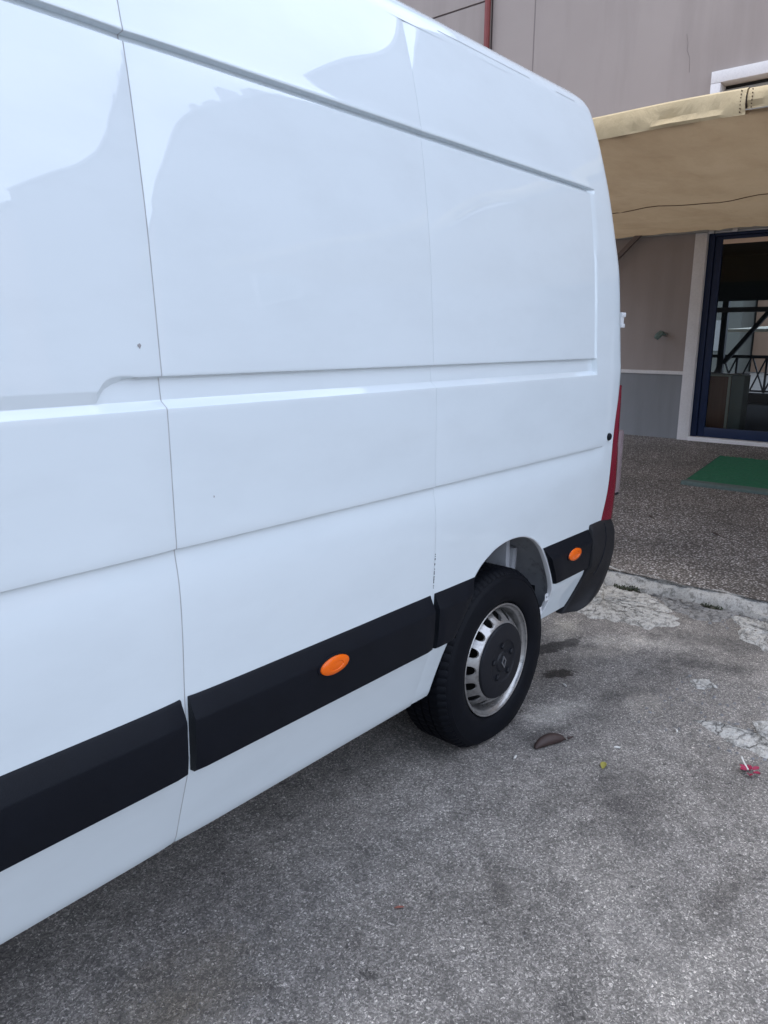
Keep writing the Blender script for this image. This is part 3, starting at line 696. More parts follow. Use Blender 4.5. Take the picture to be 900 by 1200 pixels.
g = MB(); g.grid(P); g.grid([P[-1][3:20]]+[[(x-.2, y+.1, z) for x, y, z in P[-1][3:20]]])
g.build('rear_bumper', M['bumper'], van, sharp=40)
# moulded joint line on the bumper's shoulder
g = MB(); pts = []
for z in (.765, .74, .70, .66, .62, .585, .56, .545):
    xx = lin(z, [(.545, 3.045), (.56, 3.075), (.60, 3.115), (.66, 3.140), (.765, 3.150)]); pts.append((xx, Y0+bump_o(z)-.0005, z+DZ))
g.tube(pts, .0022, 6); g.build('bumper_moulding', M['trim'], van)

# orange side markers
for xc, zc in ((1.385, .690), (2.838, .689), (.30, .690)):
    mk = sub('side_marker', (xc, Y0+base_o(zc)-.028, zc+DZ), van)
    y = Y0+base_o(zc)-.029
    g = MB(); g.lathe([(1.13, .002), (1.12, -.004), (1.0, -.005)], 36); g.v = [(xc+a*.056, y+b, zc+DZ+c*.026) for a, b, c in g.v]; g.build('marker_bezel', M['trim'], mk)
    g = MB(); g.lathe([(1.0, -.004), (.98, -.0085), (.85, -.0115), (.62, -.0132), (.5, -.0136), (.46, -.0118), (.2, -.0130), (.001, -.0132)], 36); g.v = [(xc+a*.056, y+b, zc+DZ+c*.026) for a, b, c in g.v]; g.build('marker_lens', M['orange'], mk)

# wheels
RT = .354; HUB = .3255
def tyre_mb():
    p = [(.2225, .016), (.2245, .006), (.230, -.003), (.236, -.008), (.262, -.0145), (.285, -.0145), (.302, -.012), (.318, -.007), (.320, -.0085), (.328, -.004), (.334, .003), (.336, .003), (.344, .011), (.3505, .024)]
    tread = [.030, .066, .067, .074, .075, .104, .105, .113, .114, .143, .144, .152, .153, .188]
    for i, y in enumerate(tread): p.append((.354 if i not in (2, 3, 6, 7, 10, 11) else .346, y))
    p += [(.350, .196), (.335, .214), (.295, .226), (.24, .22), (.2225, .205)]
    def mod(i, j, r):
        if 11 <= j <= 14 and i % 4 == 0: return -.0045
        if j > 14 and (i+j//2) % 4 == 0 and r > .351: return -.003
        return 0
    g = MB(); g.lathe(p, 288, mod); return g
def wheel_mbs():
    T = tyre_mb()
    R = MB(); R.lathe([(.216, .018), (.2205, .006), (.2215, .001), (.2185, -.001), (.2145, .001), (.2125, .007), (.208, .012), (.203, .015), (.1995, .022), (.1975, .035), (.196, .055), (.1945, .080), (.190, .12)], 96)
    def dy(r): return lin(r, [(.128, -.008), (.138, -.010), (.147, -.010), (.154, -.007), (.162, .002), (.172, .014), (.184, .033), (.1945, .056)])
    nh = 16; rh = .0180; rc = .1735
    for k in range(nh):
        a0 = 2*PI*(k+.5)/nh; hw = PI/nh; B = []
        def pol(r, a): return (r*math.cos(a), dy(r), r*math.sin(a))
        bd = []
        for q in range(7): bd.append((.1945, a0-hw+2*hw*q/6))
        for q in range(1, 6): bd.append((.1945-(.1945-.150)*q/6, a0+hw))
        for q in range(7): bd.append((.150, a0+hw-2*hw*q/6))
        for q in range(1, 6): bd.append((.150+(.1945-.150)*q/6, a0-hw))
        cx, cz = rc*math.cos(a0), rc*math.sin(a0); rows = []
        for r, a in bd:
            x, z = r*math.cos(a), r*math.sin(a); d = Vector((x-cx, z-cz)).normalized(); row = []
            row.append((x, dy(r), z))
            for tt in (.5, 1.0):
                hx, hz = cx+d.x*rh, cz+d.y*rh; xx, zz = x+(hx-x)*tt, z+(hz-z)*tt
                row.append((xx, dy(math.hypot(xx, zz)), zz))
            row.append((cx+d.x*rh*.96, row[-1][1]+.006, cz+d.y*rh*.96)); rows.append(row)
        R.grid(rows, closed=True)
    R.lathe([(.150, dy(.150)), (.146, -.010), (.140, -.008), (.120, -.004)], 96)
    Bk = MB(); Bk.lathe([(.1925, .10), (.10, .095), (.001, .095)], 40)
    Cp = MB(); Cp.lathe([(.1475, -.004), (.147, -.011), (.143, -.018), (.130, -.022), (.085, -.025), (.079, -.021), (.074, -.020), (.042, -.020), (.036, -.025), (.001, -.026)], 72)
    Lgs = []
    for k in range(5):
        a = 2*PI*(k+.2)/5; q = MB(); q.lathe([(.0125, -.018), (.0115, -.026), (.008, -.029), (.001, -.029)], 6)
        Lgs.append(MB().add([(x+.064*math.cos(a), y, z+.064*math.sin(a)) for x, y, z in q.v], q.f))
    Em = MB(); oo = [(0, .026), (.0155, 0), (0, -.026), (-.0155, 0)]; ii = [(x*.62, z*.66) for x, z in oo]
    for k in range(4):
        b = (k+1) % 4; q = [(x, y, z) for y in (-.0295, -.022) for x, z in (oo[k], oo[b], ii[b], ii[k])]
        Em.add(q, [(0, 1, 2, 3), (0, 4, 5, 1), (2, 6, 7, 3)])
    return [('tyre', T, 'rubber'), ('rim', R, 'rim'), ('brake_drum', Bk, 'dark'), ('hub_cap', Cp, 'cap'), ('emblem', Em, 'emblem')]+[('lug_cover', q, 'cap') for q in Lgs]
wm = wheel_mbs(); first = None
for (wx, wy, sg) in ((2.374, 1.425, 1), (2.374, 2*YC-1.425, -1), (-1.30, 1.425, 1), (-1.30, 2*YC-1.425, -1)):
    w = sub('wheel', (wx, wy, HUB), van)
    if first is None:
        kids = []; a = math.radians(8)
        for nm, mb, mt in wm:
            g = MB(); v = []
            for x, y, z in mb.v:
                x *= 1.026; z *= 1.026; x, z = x*math.cos(a)-z*math.sin(a), x*math.sin(a)+z*math.cos(a)
                zz = z+HUB
                if zz < .02:
                    y += (-.006 if y < .1 else .006)*min(1, (.02-zz)/.03); zz = .0005+max(0, zz+.04)*.325
                v.append((x+wx, y+wy, zz))
            g.v = v; g.f = mb.f; kids.append(g.build(nm, M[mt], w, sharp=32))
        first = w
    else:
        for c in kids:
            d = c.copy(); COL.objects.link(d); d.parent = w
        if sg < 0: w.rotation_euler = (0, 0, PI)

# underbody
g = MB(); g.box(-2.0, 1.95, 1.50, 3.30, .32, .50); g.box(.0, 1.7, 1.75, 2.25, .20, .33); g.box(-.5, 1.9, 2.75, 3.15, .22, .33); g.box(1.95, 2.78, 1.78, 3.02, .36, .60); g.box(2.78, 3.12, 1.50, 3.30, .40, .60)
g.box(-.3, 3.15, 1.60, 3.20, .86, .90)
g.build('underbody', M['dark'], van)
g = MB(); g.tube([(2.374, 1.55, .31), (2.374, 3.25, .31)], .05, 12); g.tube([(.2, 2.7, .26), (2.9, 2.7, .27)], .04, 10); g.build('rear_axle', M['dark'], van)
# cab, forward of the load bay
side = [(XA0, .33), (-.85, .33), (-.90, .62), (-1.05, .74), (-1.30, .79), (-1.55, .74), (-1.70, .62), (-1.76, .33), (-2.13, .35), (-2.17, .60), (-2.13, .95), (-2.05, 1.08), (-1.62, 1.30), (-1.50, 1.38), (-.98, 2.08), (-.80, 2.30), (-.5, 2.46), (XA0, 2.52)]
def cab_y(x, z):
    nose = max(0, (-1.2-x))/.95; return Y0+base_o(min(z, 2.47))+.012+.22*nose*nose+(.06 if z > 2.48 else 0)
g = MB(); Lp = [(x, cab_y(x, z), z+DZ) for x, z in side]; Rp = [(x, 2*YC-y, z) for x, y, z in Lp]; n = len(side)
g.add(Lp, [tuple(range(n))]); g.add(Rp, [tuple(range(n))[::-1]]); o = len(g.v)-2*n
for k in range(n-1): g.f.append((o+k, o+k+1, o+n+k+1, o+n+k))
g.build('cab', M['white'], van)
g = MB(); a, b = (-1.46, 1.43), (-1.0, 2.05); nrm = (-.02, .014)
g.add([(a[0]+nrm[0], 1.62, a[1]+nrm[1]), (a[0]+nrm[0], 3.18, a[1]+nrm[1]), (b[0]+nrm[0], 3.08, b[1]+nrm[1]), (b[0]+nrm[0], 1.72, b[1]+nrm[1]), (a[0], 1.60, a[1]), (a[0], 3.2, a[1]), (b[0], 3.1, b[1]), (b[0], 1.7, b[1])], [(0, 1, 2, 3), (0, 4, 5, 1), (1, 5, 6, 2), (2, 6, 7, 3), (3, 7, 4, 0)])
g.build('windscreen', M['glass_dark'], van)
for sg in (1, -1):
    g = MB(); q = [(-1.30, 1.42), (-.38, 1.42), (-.38, 1.98), (-.92, 1.98)]
    v = [(x, YC+sg*(cab_y(x, z)-.006+d-YC), z) for d in (0, .02) for x, z in q]; g.add(v, [(0, 1, 2, 3), (0, 4, 5, 1), (1, 5, 6, 2), (2, 6, 7, 3), (3, 7, 4, 0)]); g.build('side_window', M['glass_dark'], van)
    g = MB(); yy = YC+sg*(1.27-YC); g.box(-1.28, -1.14, min(yy, yy+.16), max(yy, yy+.16), 1.42, 1.82, .03); g.build('wing_mirror', M['trim'], van)
    g = MB(); yy = YC+sg*(1.70-YC); g.box(-2.15, -1.98, yy-.14, yy+.14, .88, 1.06, .03); g.build('headlight', M['clear'], van)
g = MB(); g.box(-2.24, -2.0, 1.56, 3.24, .34, .66, .05); g.build('front_bumper', M['bumper'], van)

# ------------------------------------------------------------------ the building behind
BX = 10.0
bld = thing('storefront_building', (BX+2, 0, 0), 'taupe stucco building with grey dado, stone-framed glass doorway and shuttered upper window', 'building')
def bpart(name, mb, m, parent=None, **k): return mb.build(name, M[m], parent or bld, **k)
YL, YR, HT = 14.0, -17.4, 8.95
DY0, DY1, DT = -1.60, 3.424, 2.823                      # outer edges of the stone door surround
WY0, WY1, WZ0, WZ1 = 1.7, 3.404, 3.30, 4.614            # upper window surround
g = MB(); e = .30
for (a, b, c, d) in ((DY1, YL, 0, 1.1), (DY1, 6.52, 1.145, HT), (6.55, YL, 1.145, 6.16), (6.55, YL, 6.185, HT), (DY0, DY1, DT, WZ0), (DY0, WY0, WZ0, WZ1), (WY1, DY1, WZ0, WZ1), (DY0, DY1, WZ1, HT), (YR, DY0, 1.145, HT)):
    if (a, c) == (DY1, 0): continue
    g.box(BX, BX+e, a, b, c, d)
wall = bpart('wall', g, 'wall')
g = MB(); g.box(BX+.004, BX+e, DY1, YL, 0, 1.1); g.box(BX+.004, BX+e, YR, DY0, 0, 1.1); bpart('dado', g, 'dado')
g = MB(); g.box(BX-.012, BX+e, DY1, YL, 1.1, 1.145, .004); g.box(BX-.012, BX+e, YR, DY0, 1.1, 1.145, .004); bpart('dado_moulding', g, 'stone_frame')
g = MB(); g.box(BX+.014, BX+e, 6.52, 6.55, 1.145, HT); g.box(BX+.014, BX+e, 6.55, YL, 6.16, 6.185); bpart('wall_joint', g, 'joint')
g = MB(); g.box(BX-.0025, BX+.01, 5.84, 5.855, 3.0, HT); bpart('render_joint', g, 'crackline')
g = MB(); g.tube([(BX-.055, 6.575, 2.9), (BX-.055, 6.575, 8.9)], .042, 12); dp = bpart('downpipe', g, 'pipe')
for z in (4.2, 6.6): g = MB(); g.tube([(BX-.055, 6.575, z), (BX-.055, 6.575, z+.05)], .05, 12); g.box(BX-.05, BX+.01, 6.56, 6.59, z+.005, z+.045); bpart('pipe_bracket', g, 'pipe', dp)
g = MB(); pts = [(BX-.001, 3.76, 5.11), (BX-.001, 3.735, 5.0), (BX-.001, 3.74, 4.93), (BX-.001, 3.70, 4.84), (BX-.001, 3.69, 4.68)]; g.tube(pts, .0022, 5); bpart('wall_crack', g, 'crackline')
g = MB(); g.box(BX-.04, BX+e+.05, YR-.05, YL+.05, HT, HT+.12); bpart('parapet_coping', g, 'stone_frame')
for yy, w, hgt in ((-9.6, .25, .35), (-8.9, .5, .22), (-8.1, .18, .55), (-7.4, .7, .30), (-6.3, .3, .42)):
    g = MB(); g.box(BX+.1, BX+.5, yy, yy+w, HT+.121, HT+.12+hgt); bpart('chimney', g, 'stone_frame')
# rest of the volume
g = MB(); g.box(BX+e, BX+9, YR, DY0, 0, HT); g.box(BX+e, BX+9, 7.2, YL, 0, HT); g.box(BX+e, BX+9, DY0, 7.2, 3.25, HT); bpart('building_block', g, 'wall')
# door surround, threshold
g = MB(); g.box(BX-.035, BX+.30, 3.28, DY1, .22, DT, .006); bpart('door_surround', g, 'stone_frame')
g = MB(); g.box(BX-.035, BX+.30, DY0, DY0+.144, .22, DT, .006); bpart('door_surround', g, 'stone_frame')
g = MB(); g.box(BX-.030, BX+.30, DY0+.144, 3.28, 2.812, DT, .002); bpart('door_lintel', g, 'stone_frame')
g = MB(); g.box(BX-.045, BX+.30, DY0+.144, 3.28, .20, .318, .008); bpart('threshold', g, 'stone_frame')
# blue door frame and sash
dr = sub('door', (BX+.1, 3.2, .32), bld)
g = MB(); g.box(BX+.03, BX+.12, 3.205, 3.28, .318, 2.812, .006); g.box(BX+.03, BX+.12, DY0+.144, 3.205, 2.780, 2.812, .005); bpart('door_frame', g, 'blue', dr)
g = MB()
for (a, b, c, d) in ((3.115, 3.200, .322, 2.778), (1.02, 1.105, .322, 2.778), (1.105, 3.115, .322, .445), (1.105, 3.115, 2.735, 2.778)): g.box(BX+.05, BX+.10, a, b, c, d, .006)
bpart('door_sash', g, 'blue', dr)
g = MB()
for (a, b, c, d) in ((.925, 1.01, .322, 2.778), (DY0+.15, DY0+.235, .322, 2.778), (DY0+.235, .925, .322, .445), (DY0+.235, .925, 2.735, 2.778)): g.box(BX+.05, BX+.10, a, b, c, d, .006)
bpart('door_sash', g, 'blue', dr)
tg = NT('door_glass'); tg.set('Base Color', (.78, .84, .84)).set('Roughness', 0.0).set('Transmission Weight', 1.0).set('IOR', 1.45)
lp = tg.n('ShaderNodeBsdfTransparent'); lp.inputs[0].default_value = (.80, .84, .86, 1); gl = tg.n('ShaderNodeBsdfGlossy'); gl.inputs['Roughness'].default_value = .01
fr = tg.n('ShaderNodeFresnel'); fr.inputs[0].default_value = 1.28; mq = tg.n('ShaderNodeMixShader'); tg.l(fr.outputs[0], mq.inputs[0]); tg.l(lp.outputs[0], mq.inputs[1]); tg.l(gl.outputs[0], mq.inputs[2]); tg.l(mq.outputs[0], tg.out.inputs[0])
M['glass'] = tg.m
for a, b in ((1.10, 3.12), (DY0+.23, .93)):
    g = MB(); g.box(BX+.072, BX+.078, a, b, .44, 2.74); bpart('pane', g, 'glass', dr)
g = MB(); g.tube([(BX+.035, 1.07, 1.25), (BX+.01, 1.07, 1.28), (BX+.01, 1.07, 1.52), (BX+.035, 1.07, 1.55)], .012, 8); bpart('door_handle', g, 'steel', dr)
# upper window with roller shutter
wd = sub('upper_window', (BX, 2.5, WZ0), bld)
g = MB(); g.box(BX-.06, BX+.25, WY1-.115, WY1, WZ0, WZ1-.132, .006); g.box(BX-.06, BX+.25, WY0, WY0+.115, WZ0, WZ1-.132, .006); g.box(BX-.06, BX+.25, WY0, WY1, WZ1-.13, WZ1, .006); g.box(BX-.09, BX+.25, WY0-.05, WY1+.05, WZ0-.06, WZ0-.002, .006); bpart('window_frame', g, 'stone_frame', wd)
z = WZ0+.02; mesh_ = None
while z < WZ1-.17:
    if mesh_ is None:
        g = MB(); y0, y1 = WY0+.118, WY1-.118
        g.grid([[(BX+.13, y, z), (BX+.112, y, z+.006), (BX+.105, y, z+.022), (BX+.112, y, z+.038), (BX+.13, y, z+.044)] for y in (y0, y1)])
        so = bpart('slat', g, 'shutter', wd); mesh_ = z
    else:
        d = so.copy(); d.location = (0, 0, z-mesh_); COL.objects.link(d)
    z += .047
g = MB(); g.box(BX+.14, BX+.24, WY0+.1, WY1-.1, WZ0, WZ1-.12); bpart('shutter_backing', g, 'dark', wd)
# a second upper window further along the facade
for k, yy in enumerate((-4.0, -9.0)):
    w2 = sub('upper_window', (BX, yy, WZ0), bld); g = MB()
    for (a, b, c, d) in ((yy, yy+.12, WZ0, WZ1), (yy+1.6, yy+1.72, WZ0, WZ1), (yy+.12, yy+1.6, WZ1-.12, WZ1), (yy+.12, yy+1.6, WZ0, WZ0+.08)): g.box(BX-.06, BX+.02, a, b, c, d)
    bpart('window_frame', g, 'stone_frame', w2)
    g = MB(); g.box(BX-.02, BX+.02, yy+.12, yy+1.6, WZ0+.08, WZ1-.12); bpart('roller_shutter', g, 'shutter', w2)
# room behind the glass, open at the back
RX = 16.0
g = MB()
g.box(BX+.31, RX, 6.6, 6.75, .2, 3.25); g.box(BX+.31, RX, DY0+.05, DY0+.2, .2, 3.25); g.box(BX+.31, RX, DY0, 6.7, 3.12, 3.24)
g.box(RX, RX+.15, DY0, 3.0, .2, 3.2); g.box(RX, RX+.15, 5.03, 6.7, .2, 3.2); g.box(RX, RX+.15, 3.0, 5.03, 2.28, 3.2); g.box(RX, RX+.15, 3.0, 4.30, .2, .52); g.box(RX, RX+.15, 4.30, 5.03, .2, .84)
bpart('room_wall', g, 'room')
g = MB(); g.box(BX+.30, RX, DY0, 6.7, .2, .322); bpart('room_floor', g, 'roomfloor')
# ---- wall fitting
wl = thing('wall_lamp', (BX, 3.711, 1.606), 'small verdigris bullet lamp on the taupe wall left of the doorway', 'lamp')
g = MB(); g.lathe([(.001, -.004), (.026, -.004), (.028, 0), (.028, .01)], 16); g.v = [(BX-.002-y, 3.70+x, 1.606+z) for x, y, z in g.v]; g.build('wall_plate', M['lamp'], wl)
g = MB(); g.tube([(BX-.005, 3.70, 1.606), (BX-.05, 3.715, 1.61), (BX-.085, 3.735, 1.60)], [.012, .014, .016], 10); g.build('bracket', M['lamp'], wl)
g = MB(); g.tube([(BX-.06, 3.70, 1.63), (BX-.085, 3.725, 1.625), (BX-.11, 3.755, 1.59), (BX-.125, 3.775, 1.555)], [.012, .036, .040, .030], 14); g.build('lamp_shade', M['lamp'], wl)
# ---- cabinet and panel inside
cb = thing('wooden_cabinet', (10.8, 3.3, .322), 'low brown wooden cabinet with cream edging, behind the door glass', 'cabinet')
g = MB(); g.box(10.80, 11.3, 3.075, 3.75, .322, 1.06, .004); g.build('carcass', M['wood'], cb)
g = MB(); g.box(10.775, 10.80, 3.058, 3.088, .34, 1.06); g.build('edge_strip', M['cream'], cb)
g = MB(); g.box(10.785, 11.31, 3.065, 3.76, 1.062, 1.082); g.build('worktop', M['cream'], cb)
g = MB(); g.box(10.79, 10.799, 3.40, 3.55, .80, .815); g.build('handle', M['iron'], cb)
tag(MB().box(10.82, 11.1, 2.90, 3.058, .322, 1.08, .004).build('side_board', M['greywood']), 'grey green upright board beside the wooden cabinet inside the shop', 'board')
tag(MB().box(BX+.055, BX+.068, 1.108, 3.112, 2.682, 2.7345).build('reflection_strip', M['peach_refl']), 'pale peach strip standing in for a reflection along the top of the glass door', 'reflection')  # added strip before the pane, its colour imitating a reflection in the glass
# ---- terrace behind the room
tag(MB().box(RX+.152, RX+3.2, -1, 9, .05, .30).build('terrace', M['kerb']), kind='structure')
rl = thing('terrace_railing', (18.3, 5, .3), 'dark iron railing with crossed bars on the terrace seen through the shop', 'railing')
g = MB(); g.bar((18.3, 2.0, 1.17), (18.3, 8.0, 1.17), .06, .07); g.build('top_rail', M['iron'], rl)
g = MB(); g.bar((18.3, 2.0, .42), (18.3, 8.0, .42), .04, .04); g.build('bottom_rail', M['iron'], rl)
y = 2.0; yy = []
while y < 8.01: yy.append(y); y += .62
for y in yy: g = MB(); g.bar((18.3, y, .302), (18.3, y, 1.133), .045, .045, up=(1, 0, 0)); g.build('post', M['iron'], rl)
for a in yy[:-1]:
    for (p, q, dx) in ((.44, 1.14, -.012), (1.14, .44, .012)):
        for k in (0, 1):
            y0 = a+.31*k
            g = MB(); g.bar((18.3+dx, y0+.02, p if k == 0 else q), (18.3+dx, y0+.29, q if k == 0 else p), .03, .036, up=(1, 0, 0)) if dx < 0 or k == 0 else g.bar((18.3+dx, y0+.02, .79), (18.3+dx, y0+.29, .79), .03, .036, up=(1, 0, 0))
            g.build('bar', M['iron'], rl)
pg = thing('timber_canopy_frame', (17.2, 5.1, .3), 'dark timber post with a diagonal brace on the terrace behind the shop', 'post')
g = MB(); g.box(17.14, 17.26, 5.07, 5.19, .30, 2.9); g.build('post', M['iron'], pg)
g = MB(); g.bar((17.2, 5.07, 1.05), (17.2, 4.10, 2.35), .08, .10, up=(1, 0, 0)); g.build('brace', M['iron'], pg)
g = MB(); g.box(17.12, 17.28, 2.0, 7.0, 2.9, 3.05); g.build('beam', M['iron'], pg)
g = MB(); g.box(17.13, 17.27, 2.0, 7.0, 2.10, 2.20); g.build('beam', M['arm'], pg)
pr = thing('parasol', (20.5, 5.0, .0), 'cream parasol open beyond the terrace railing', 'parasol')
g = MB(); apex = (20.5, 4.6, 1.90); rim = [(20.5+1.6*math.cos(2*PI*k/8), 4.6+1.6*math.sin(2*PI*k/8), 1.78) for k in range(8)]; low = [(x, y, z-.05) for x, y, z in rim]
g.add([apex]+rim+low, [(0, 1+k, 1+(k+1) % 8) for k in range(8)]+[(1+k, 9+k, 9+(k+1) % 8, 1+(k+1) % 8) for k in range(8)]); g.build('canopy', M['parasol'], pr)
g = MB(); g.tube([(20.5, 4.6, -.012), (20.5, 4.6, 1.89)], .025, 8); g.build('pole', M['iron'], pr)
def far_house(x, y0, y1, h, m, label, name='far_house'):
    b = thing(name, (x, (y0+y1)/2, 0), label, 'house'); MB().box(x, x+6, y0, y1, -.011, h).build('wall', M[m], b)
    MB().box(x-.2, x+6.2, y0-.2, y1+.2, h+.001, h+.25).build('roof', M['arm'], b)
    k = 0; yy = y0+.8
    while yy < y1-1.2:
        for zz in (1.0, 4.0):
            if zz+1.6 < h:
                w = MB().box(x-.03, x+.01, yy, yy+.9, zz, zz+1.4).build('window', M['shutter'], b)
        yy += 2.4
    return b
far_house(38, 10.6, 16.0, 6.5, 'ochre', 'pale grey green house far behind the shop, left of the peach house')
far_house(40, 5.0, 10.5, 7.0, 'peach', 'peach stucco house far behind the shop, right of the grey green house')
# neighbouring building further along the street, seen mirrored in the van's paint
far_house(12.0, -40, -21.5, 9.6, 'pinkwall', 'pink stucco neighbour building along the street beyond the storefront', 'neighbour_building')

far_house(-30, 2, 16, 8.5, 'ochre', 'pale grey green house across the street in front of the van', 'street_house')
far_house(-32, 17, 40, 10.0, 'pinkwall', 'pink house across the street beyond the pale grey green one', 'street_house')
# ------------------------------------------------------------------ awning
aw = thing('canvas_awning', (BX, 1, 2.84), 'beige canvas awning stretched over the pavement in front of the doorway', 'awning')
AY0, AY1, AXF, AXB = -2.6, 5.4, 4.225, 9.985
CREASE = ((1.62, .05, .012), (1.95, -.03, .009), (2.55, .06, .011), (3.05, .03, -.010), (1.15, .02, .010), (2.25, .12, -.008))
def az_(x, y):
    u = (x-AXF)/(AXB-AXF); sag = .035*math.sin(PI*u)*math.sin(3.3*y+.4)**2
    return 2.645+(2.845-2.645)*u-.05*math.sin(PI*u)-sag*.5+.006*math.sin(7*x+2.2*y)+.004*math.sin(15*y-3*x)+sum(a*math.exp(-((y-y0-k*(x-7))/.035)**2) for y0, k, a in CREASE)
g = MB(); g.grid([[(AXF+(AXB-AXF)*i/70, AY0+(AY1-AY0)*j/320, az_(AXF+(AXB-AXF)*i/70, AY0+(AY1-AY0)*j/320)) for j in range(321)] for i in range(71)])
g.build('canvas', M['canvas'], aw)
def valance(y0, y1, h0, h1, dx):
    n = int((y1-y0)/.02); P = []
    for k in range(n+1):
        y = y0+(y1-y0)*k/n; h = h0+(h1-h0)*k/n; w = .010*math.sin(9*y)+.005*math.sin(23*y+1)+.002*math.sin(51*y)
        zt = 2.752+.004*math.sin(5*y)
        P.append([(AXF+.07, y, zt-.030), (AXF+.03, y, zt-.004), (AXF+.005+dx, y, zt), (AXF-.014+dx, y, zt-.012), (AXF-.022+dx+w*.3, y, zt-h*.35), (AXF-.016+dx+w, y, zt-h*.65), (AXF-.020+dx-w*.8, y, zt-h*.9), (AXF-.012+dx, y, zt-h), (AXF+.004+dx, y, zt-h+.004), (AXF+.05, y, zt-h+.02)])
    g = MB(); g.grid(P); return g
valance(1.262, AY1, .126, .118, -.004).build('valance', M['valance'], aw)
valance(AY0, 1.258, .10, .098, .010).build('valance', M['valance'], aw)
g = MB()
for sgn, yy in ((1, 1.285), (-1, 1.235)):
    for k in range(7):
        z = 2.735-.016*k; g.box(AXF-.032+(.006 if sgn < 0 else 0), AXF-.018, yy-.002, yy+.002, z-.003, z+.002)
g.build('stitching', M['cord'], aw)
g = MB(); g.tube([(AXF+.03, AY0, 2.70), (AXF+.03, AY1, 2.70)], .035, 12); g.build('front_bar', M['arm'], aw)
g = MB(); g.tube([(6.88+.02*math.sin(4*y), y, az_(6.88, y)-.008-.003*math.sin(6*y)) for y in [AY0+.1*k for k in range(81)]], .0035, 6); g.build('cord', M['cord'], aw)
g = MB(); g.bar((BX-.10, 3.98, 2.98), (BX-.10, 5.1, 1.90), .055, .055, up=(1, 0, 0)); g.build('strut', M['arm'], aw)
g = MB(); g.bar((BX-.10, -1.8, 2.82), (BX-.10, -2.6, 2.05), .055, .055, up=(1, 0, 0)); g.build('strut', M['arm'], aw)
g = MB(); g.bar((BX-.035, AY0, 2.850), (BX-.035, AY1, 2.850), .06, .05); g.build('wall_rail', M['shutter'], aw)
for yy in (3.22, 2.95): g = MB(); g.box(BX-.08, BX-.05, yy-.03, yy+.03, 2.80, 2.86, .005); g.build('rail_bracket', M['steel'], aw)

# ------------------------------------------------------------------ door mat
mt = thing('turf_door_mat', (8.1, 1.7, pz(8.1)), 'green artificial turf mat lying on the pavement before the doorway', 'mat')
def mx_(u, v): return (7.40+1.56*u+.0*v, 2.43-(2.2)*v+.14*u, )
P = []
for i in range(91):
    row = []
    for j in range(121):
        x, y = mx_(i/90, j/120); row.append((x, y, pz(x)+.022+.003*math.sin(9*y)*math.sin(7*x)+rng.uniform(-.004, .004)))
    P.append(row)
g = MB(); g.grid(P)
g.build('turf', M['mat'], mt, sharp=80)
P = []
for j in range(41):
    x, y = mx_(0, j/40); z = pz(x); P.append([(x-.10, y, z-.002), (x-.097, y, z+.024), (x-.085, y, z+.034+.004*math.sin(6*y)), (x-.02, y, z+.034), (x+.06, y, z+.029), (x+.07, y, z+.018)])
g = MB(); g.grid(P)
P = []
for i in range(31):
    x, y = mx_(i/30, 0); z = pz(x); P.append([(x, y+.008, z-.004), (x, y+.006, z+.02), (x, y-.006, z+.026)])
g.grid(P); g.build('mat_border', M['mat_edge'], mt)

# ------------------------------------------------------------------ litter and weeds
def leaf(name, m, x, y, rot, ln, wd, curl, label, cat, lift=.004, z0=0.0):
    P = []
    for i in range(15):
        u = i/14; w = wd*math.sin(PI*min(1, .04+u*.96))**.8*(1-.15*u); row = []
        for j in range(9):
            v = (j-4)/4; a = v*curl; rr = w/max(curl, .3)
            px, py, pz_ = (u-.5)*ln, rr*math.sin(a), rr*(1-math.cos(a))
            row.append((x+px*math.cos(rot)-py*math.sin(rot), y+px*math.sin(rot)+py*math.cos(rot), z0+lift+pz_+.012*ln/.14*math.sin(PI*u)*.5+rng.uniform(-.0004, .0004)))
        P.append(row)
    g = MB(); g.grid(P); o = g.build(name, m); sm = o.modifiers.new('thickness', 'SOLIDIFY'); sm.thickness = .0012; return tag(o, label, cat)
def podshape(x, y, rot, ln, r):
    pts, rs = [], []
    for i in range(16):
        u = i/15; px = (u-.5)*ln; py = .012*math.sin(PI*u)
        pts.append((x+px*math.cos(rot)-py*math.sin(rot), y+px*math.sin(rot)+py*math.cos(rot), .004+r*.62*math.sin(PI*u)**.5)); rs.append(r*max(.10, math.sin(PI*min(1, u*.97+.03))**.55)*(1 if u < .9 else .55))
    g = MB(); g.tube(pts, rs, 12)
    return g
dl = podshape(2.455, 1.218, -.42, .150, .023); dl.tube([(2.527, 1.183, .012), (2.545, 1.168, .016)], [.006, .003], 6)
tag(dl.build('dried_pod', M['leaf']), 'dark brown curled dry pod lying beside the rear wheel', 'seed pod')
leaf('yellow_leaf', M['yleaf'], 2.447, .997, .3, .050, .014, .9, 'small yellow green leaf on the asphalt below the brown pod', 'leaf')
leaf('reddish_leaf', M['rleaf'], 1.396, 1.121, -.7, .028, .005, .6, 'tiny thin reddish leaf on the asphalt near the bottom of the picture', 'leaf')
fl = thing('fallen_flower', (2.75, .569, 0), 'crushed magenta flower on the asphalt below the pale mortar', 'flower')
for k in range(6):
    a = k*1.05+.3; c0 = (2.75+.012*math.cos(a), .569+.012*math.sin(a)); P = []
    for i in range(7):
        u = i/6; w = .011*math.sin(PI*(.1+.85*u)); P.append([(c0[0]+.026*u*math.cos(a)-v*w*math.sin(a), c0[1]+.026*u*math.sin(a)+v*w*math.cos(a), .005+.014*u*(1-.5*u)+.005*abs(v)+.004*(k % 3)) for v in (-1, -.5, 0, .5, 1)])
    g = MB(); g.grid(P); o = g.build('petal', M['petal'], fl)
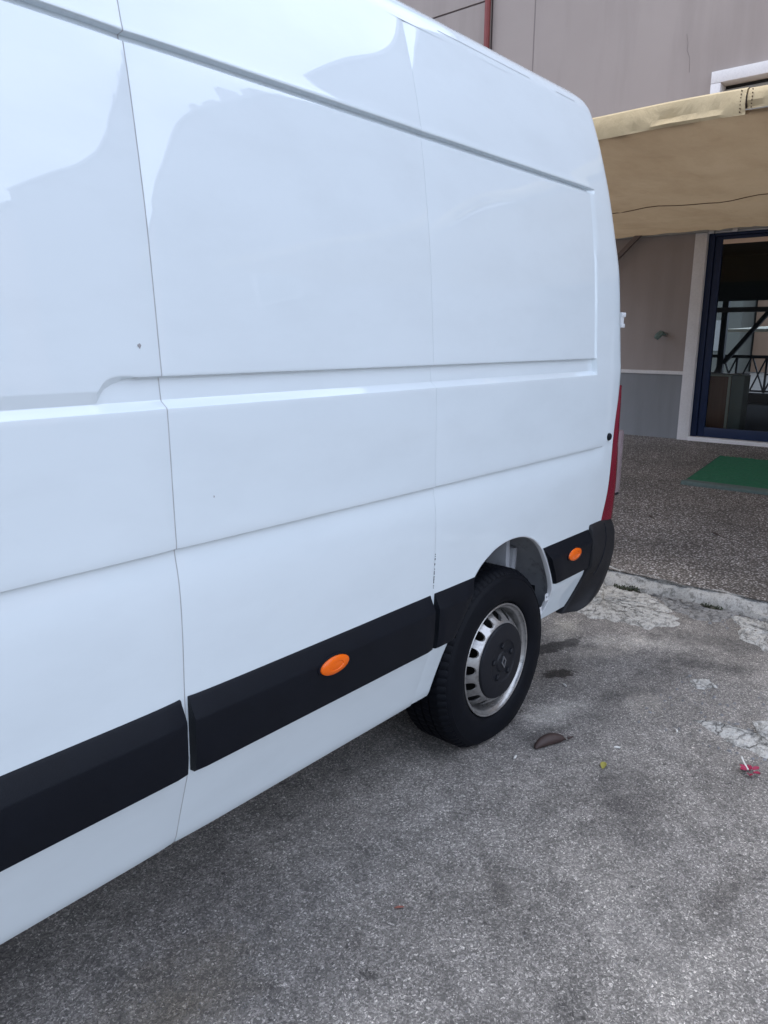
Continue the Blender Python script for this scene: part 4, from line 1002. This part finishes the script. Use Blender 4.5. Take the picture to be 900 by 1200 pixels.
g = MB(); g.tube([(2.755, .575, .012), (2.785, .60, .022), (2.80, .612, .030)], .003, 6); g.build('stem', M['pale'], fl)
for i, (x, y, rot, lab) in enumerate(((2.878, .878, .5, 'pale cigarette end beside the long mortar strip'), (2.958, 1.416, 1.1, 'white paper scrap near the dark hole behind the rear wheel'), (2.28, 1.275, .2, 'small pale scrap just in front of the brown pod'), (2.60, 1.01, 2.1, 'curled orange white scrap right of the yellow leaf'))):
    g = MB(); d = (math.cos(rot)*.011, math.sin(rot)*.011); g.tube([(x-d[0], y-d[1], .005), (x, y, .006), (x+d[0], y+d[1], .005)], [.0035, .0045, .0035], 7)
    tag(g.build('cigarette_end' if i == 0 else 'paper_scrap', M['pale']), lab, 'litter')
def weed(x, y, n, r, h, label):
    b = thing('weed', (x, y, 0), label, 'weed'); g = MB()
    P = [(x+r*1.25*math.cos(2*PI*k/18)*rng.uniform(.75, 1.2)*.6, y+r*1.6*math.sin(2*PI*k/18)*rng.uniform(.75, 1.2), .002) for k in range(18)]
    g.add(P+[(x, y, .02)], [(k, (k+1) % 18, 18) for k in range(18)]); g.build('soil', M['dirt'], b)
    g = MB()
    for k in range(n):
        a = rng.rand()*6.28; q = r*rng.rand()**.6; bx, by = x+q*.55*math.cos(a), y+q*1.3*math.sin(a); a2 = rng.rand()*6.28
        l = h*rng.uniform(.5, 1.2); w = .003+.003*rng.rand(); tip = (bx+l*.8*math.cos(a2), by+l*.8*math.sin(a2), .015+l*rng.uniform(.3, 1))
        mid = ((bx+tip[0])/2, (by+tip[1])/2, (.012+tip[2])/2+l*.18); pv = (-math.sin(a2)*w, math.cos(a2)*w)
        g.add([(bx, by, .008), (mid[0]+pv[0], mid[1]+pv[1], mid[2]), tip, (mid[0]-pv[0], mid[1]-pv[1], mid[2])], [(0, 1, 2, 3)])
    tag(g.build('leaves', M['weed'], b, flipcheck=False), kind='stuff')
weed(4.44, 1.745, 170, .07, .018, 'low green weed at the kerb foot just behind the van')
weed(4.445, 1.235, 80, .05, .012, 'small brownish weed at the kerb foot, right of the greener one')
for i, (x, y, rot, ln, lab) in enumerate(((5.74, 1.62, .9, .13, 'dark dry leaf on the pavement, the longer one'), (6.85, 1.77, .2, .06, 'dark dry leaf on the pavement close to the green mat'), (5.95, 2.20, .8, .09, 'dark dry leaf on the pavement beside the van tail lamp'))):
    leaf('dry_leaf', M['leaf'], x, y, rot, ln, .012, .8, lab, 'leaf', z0=pz(x))
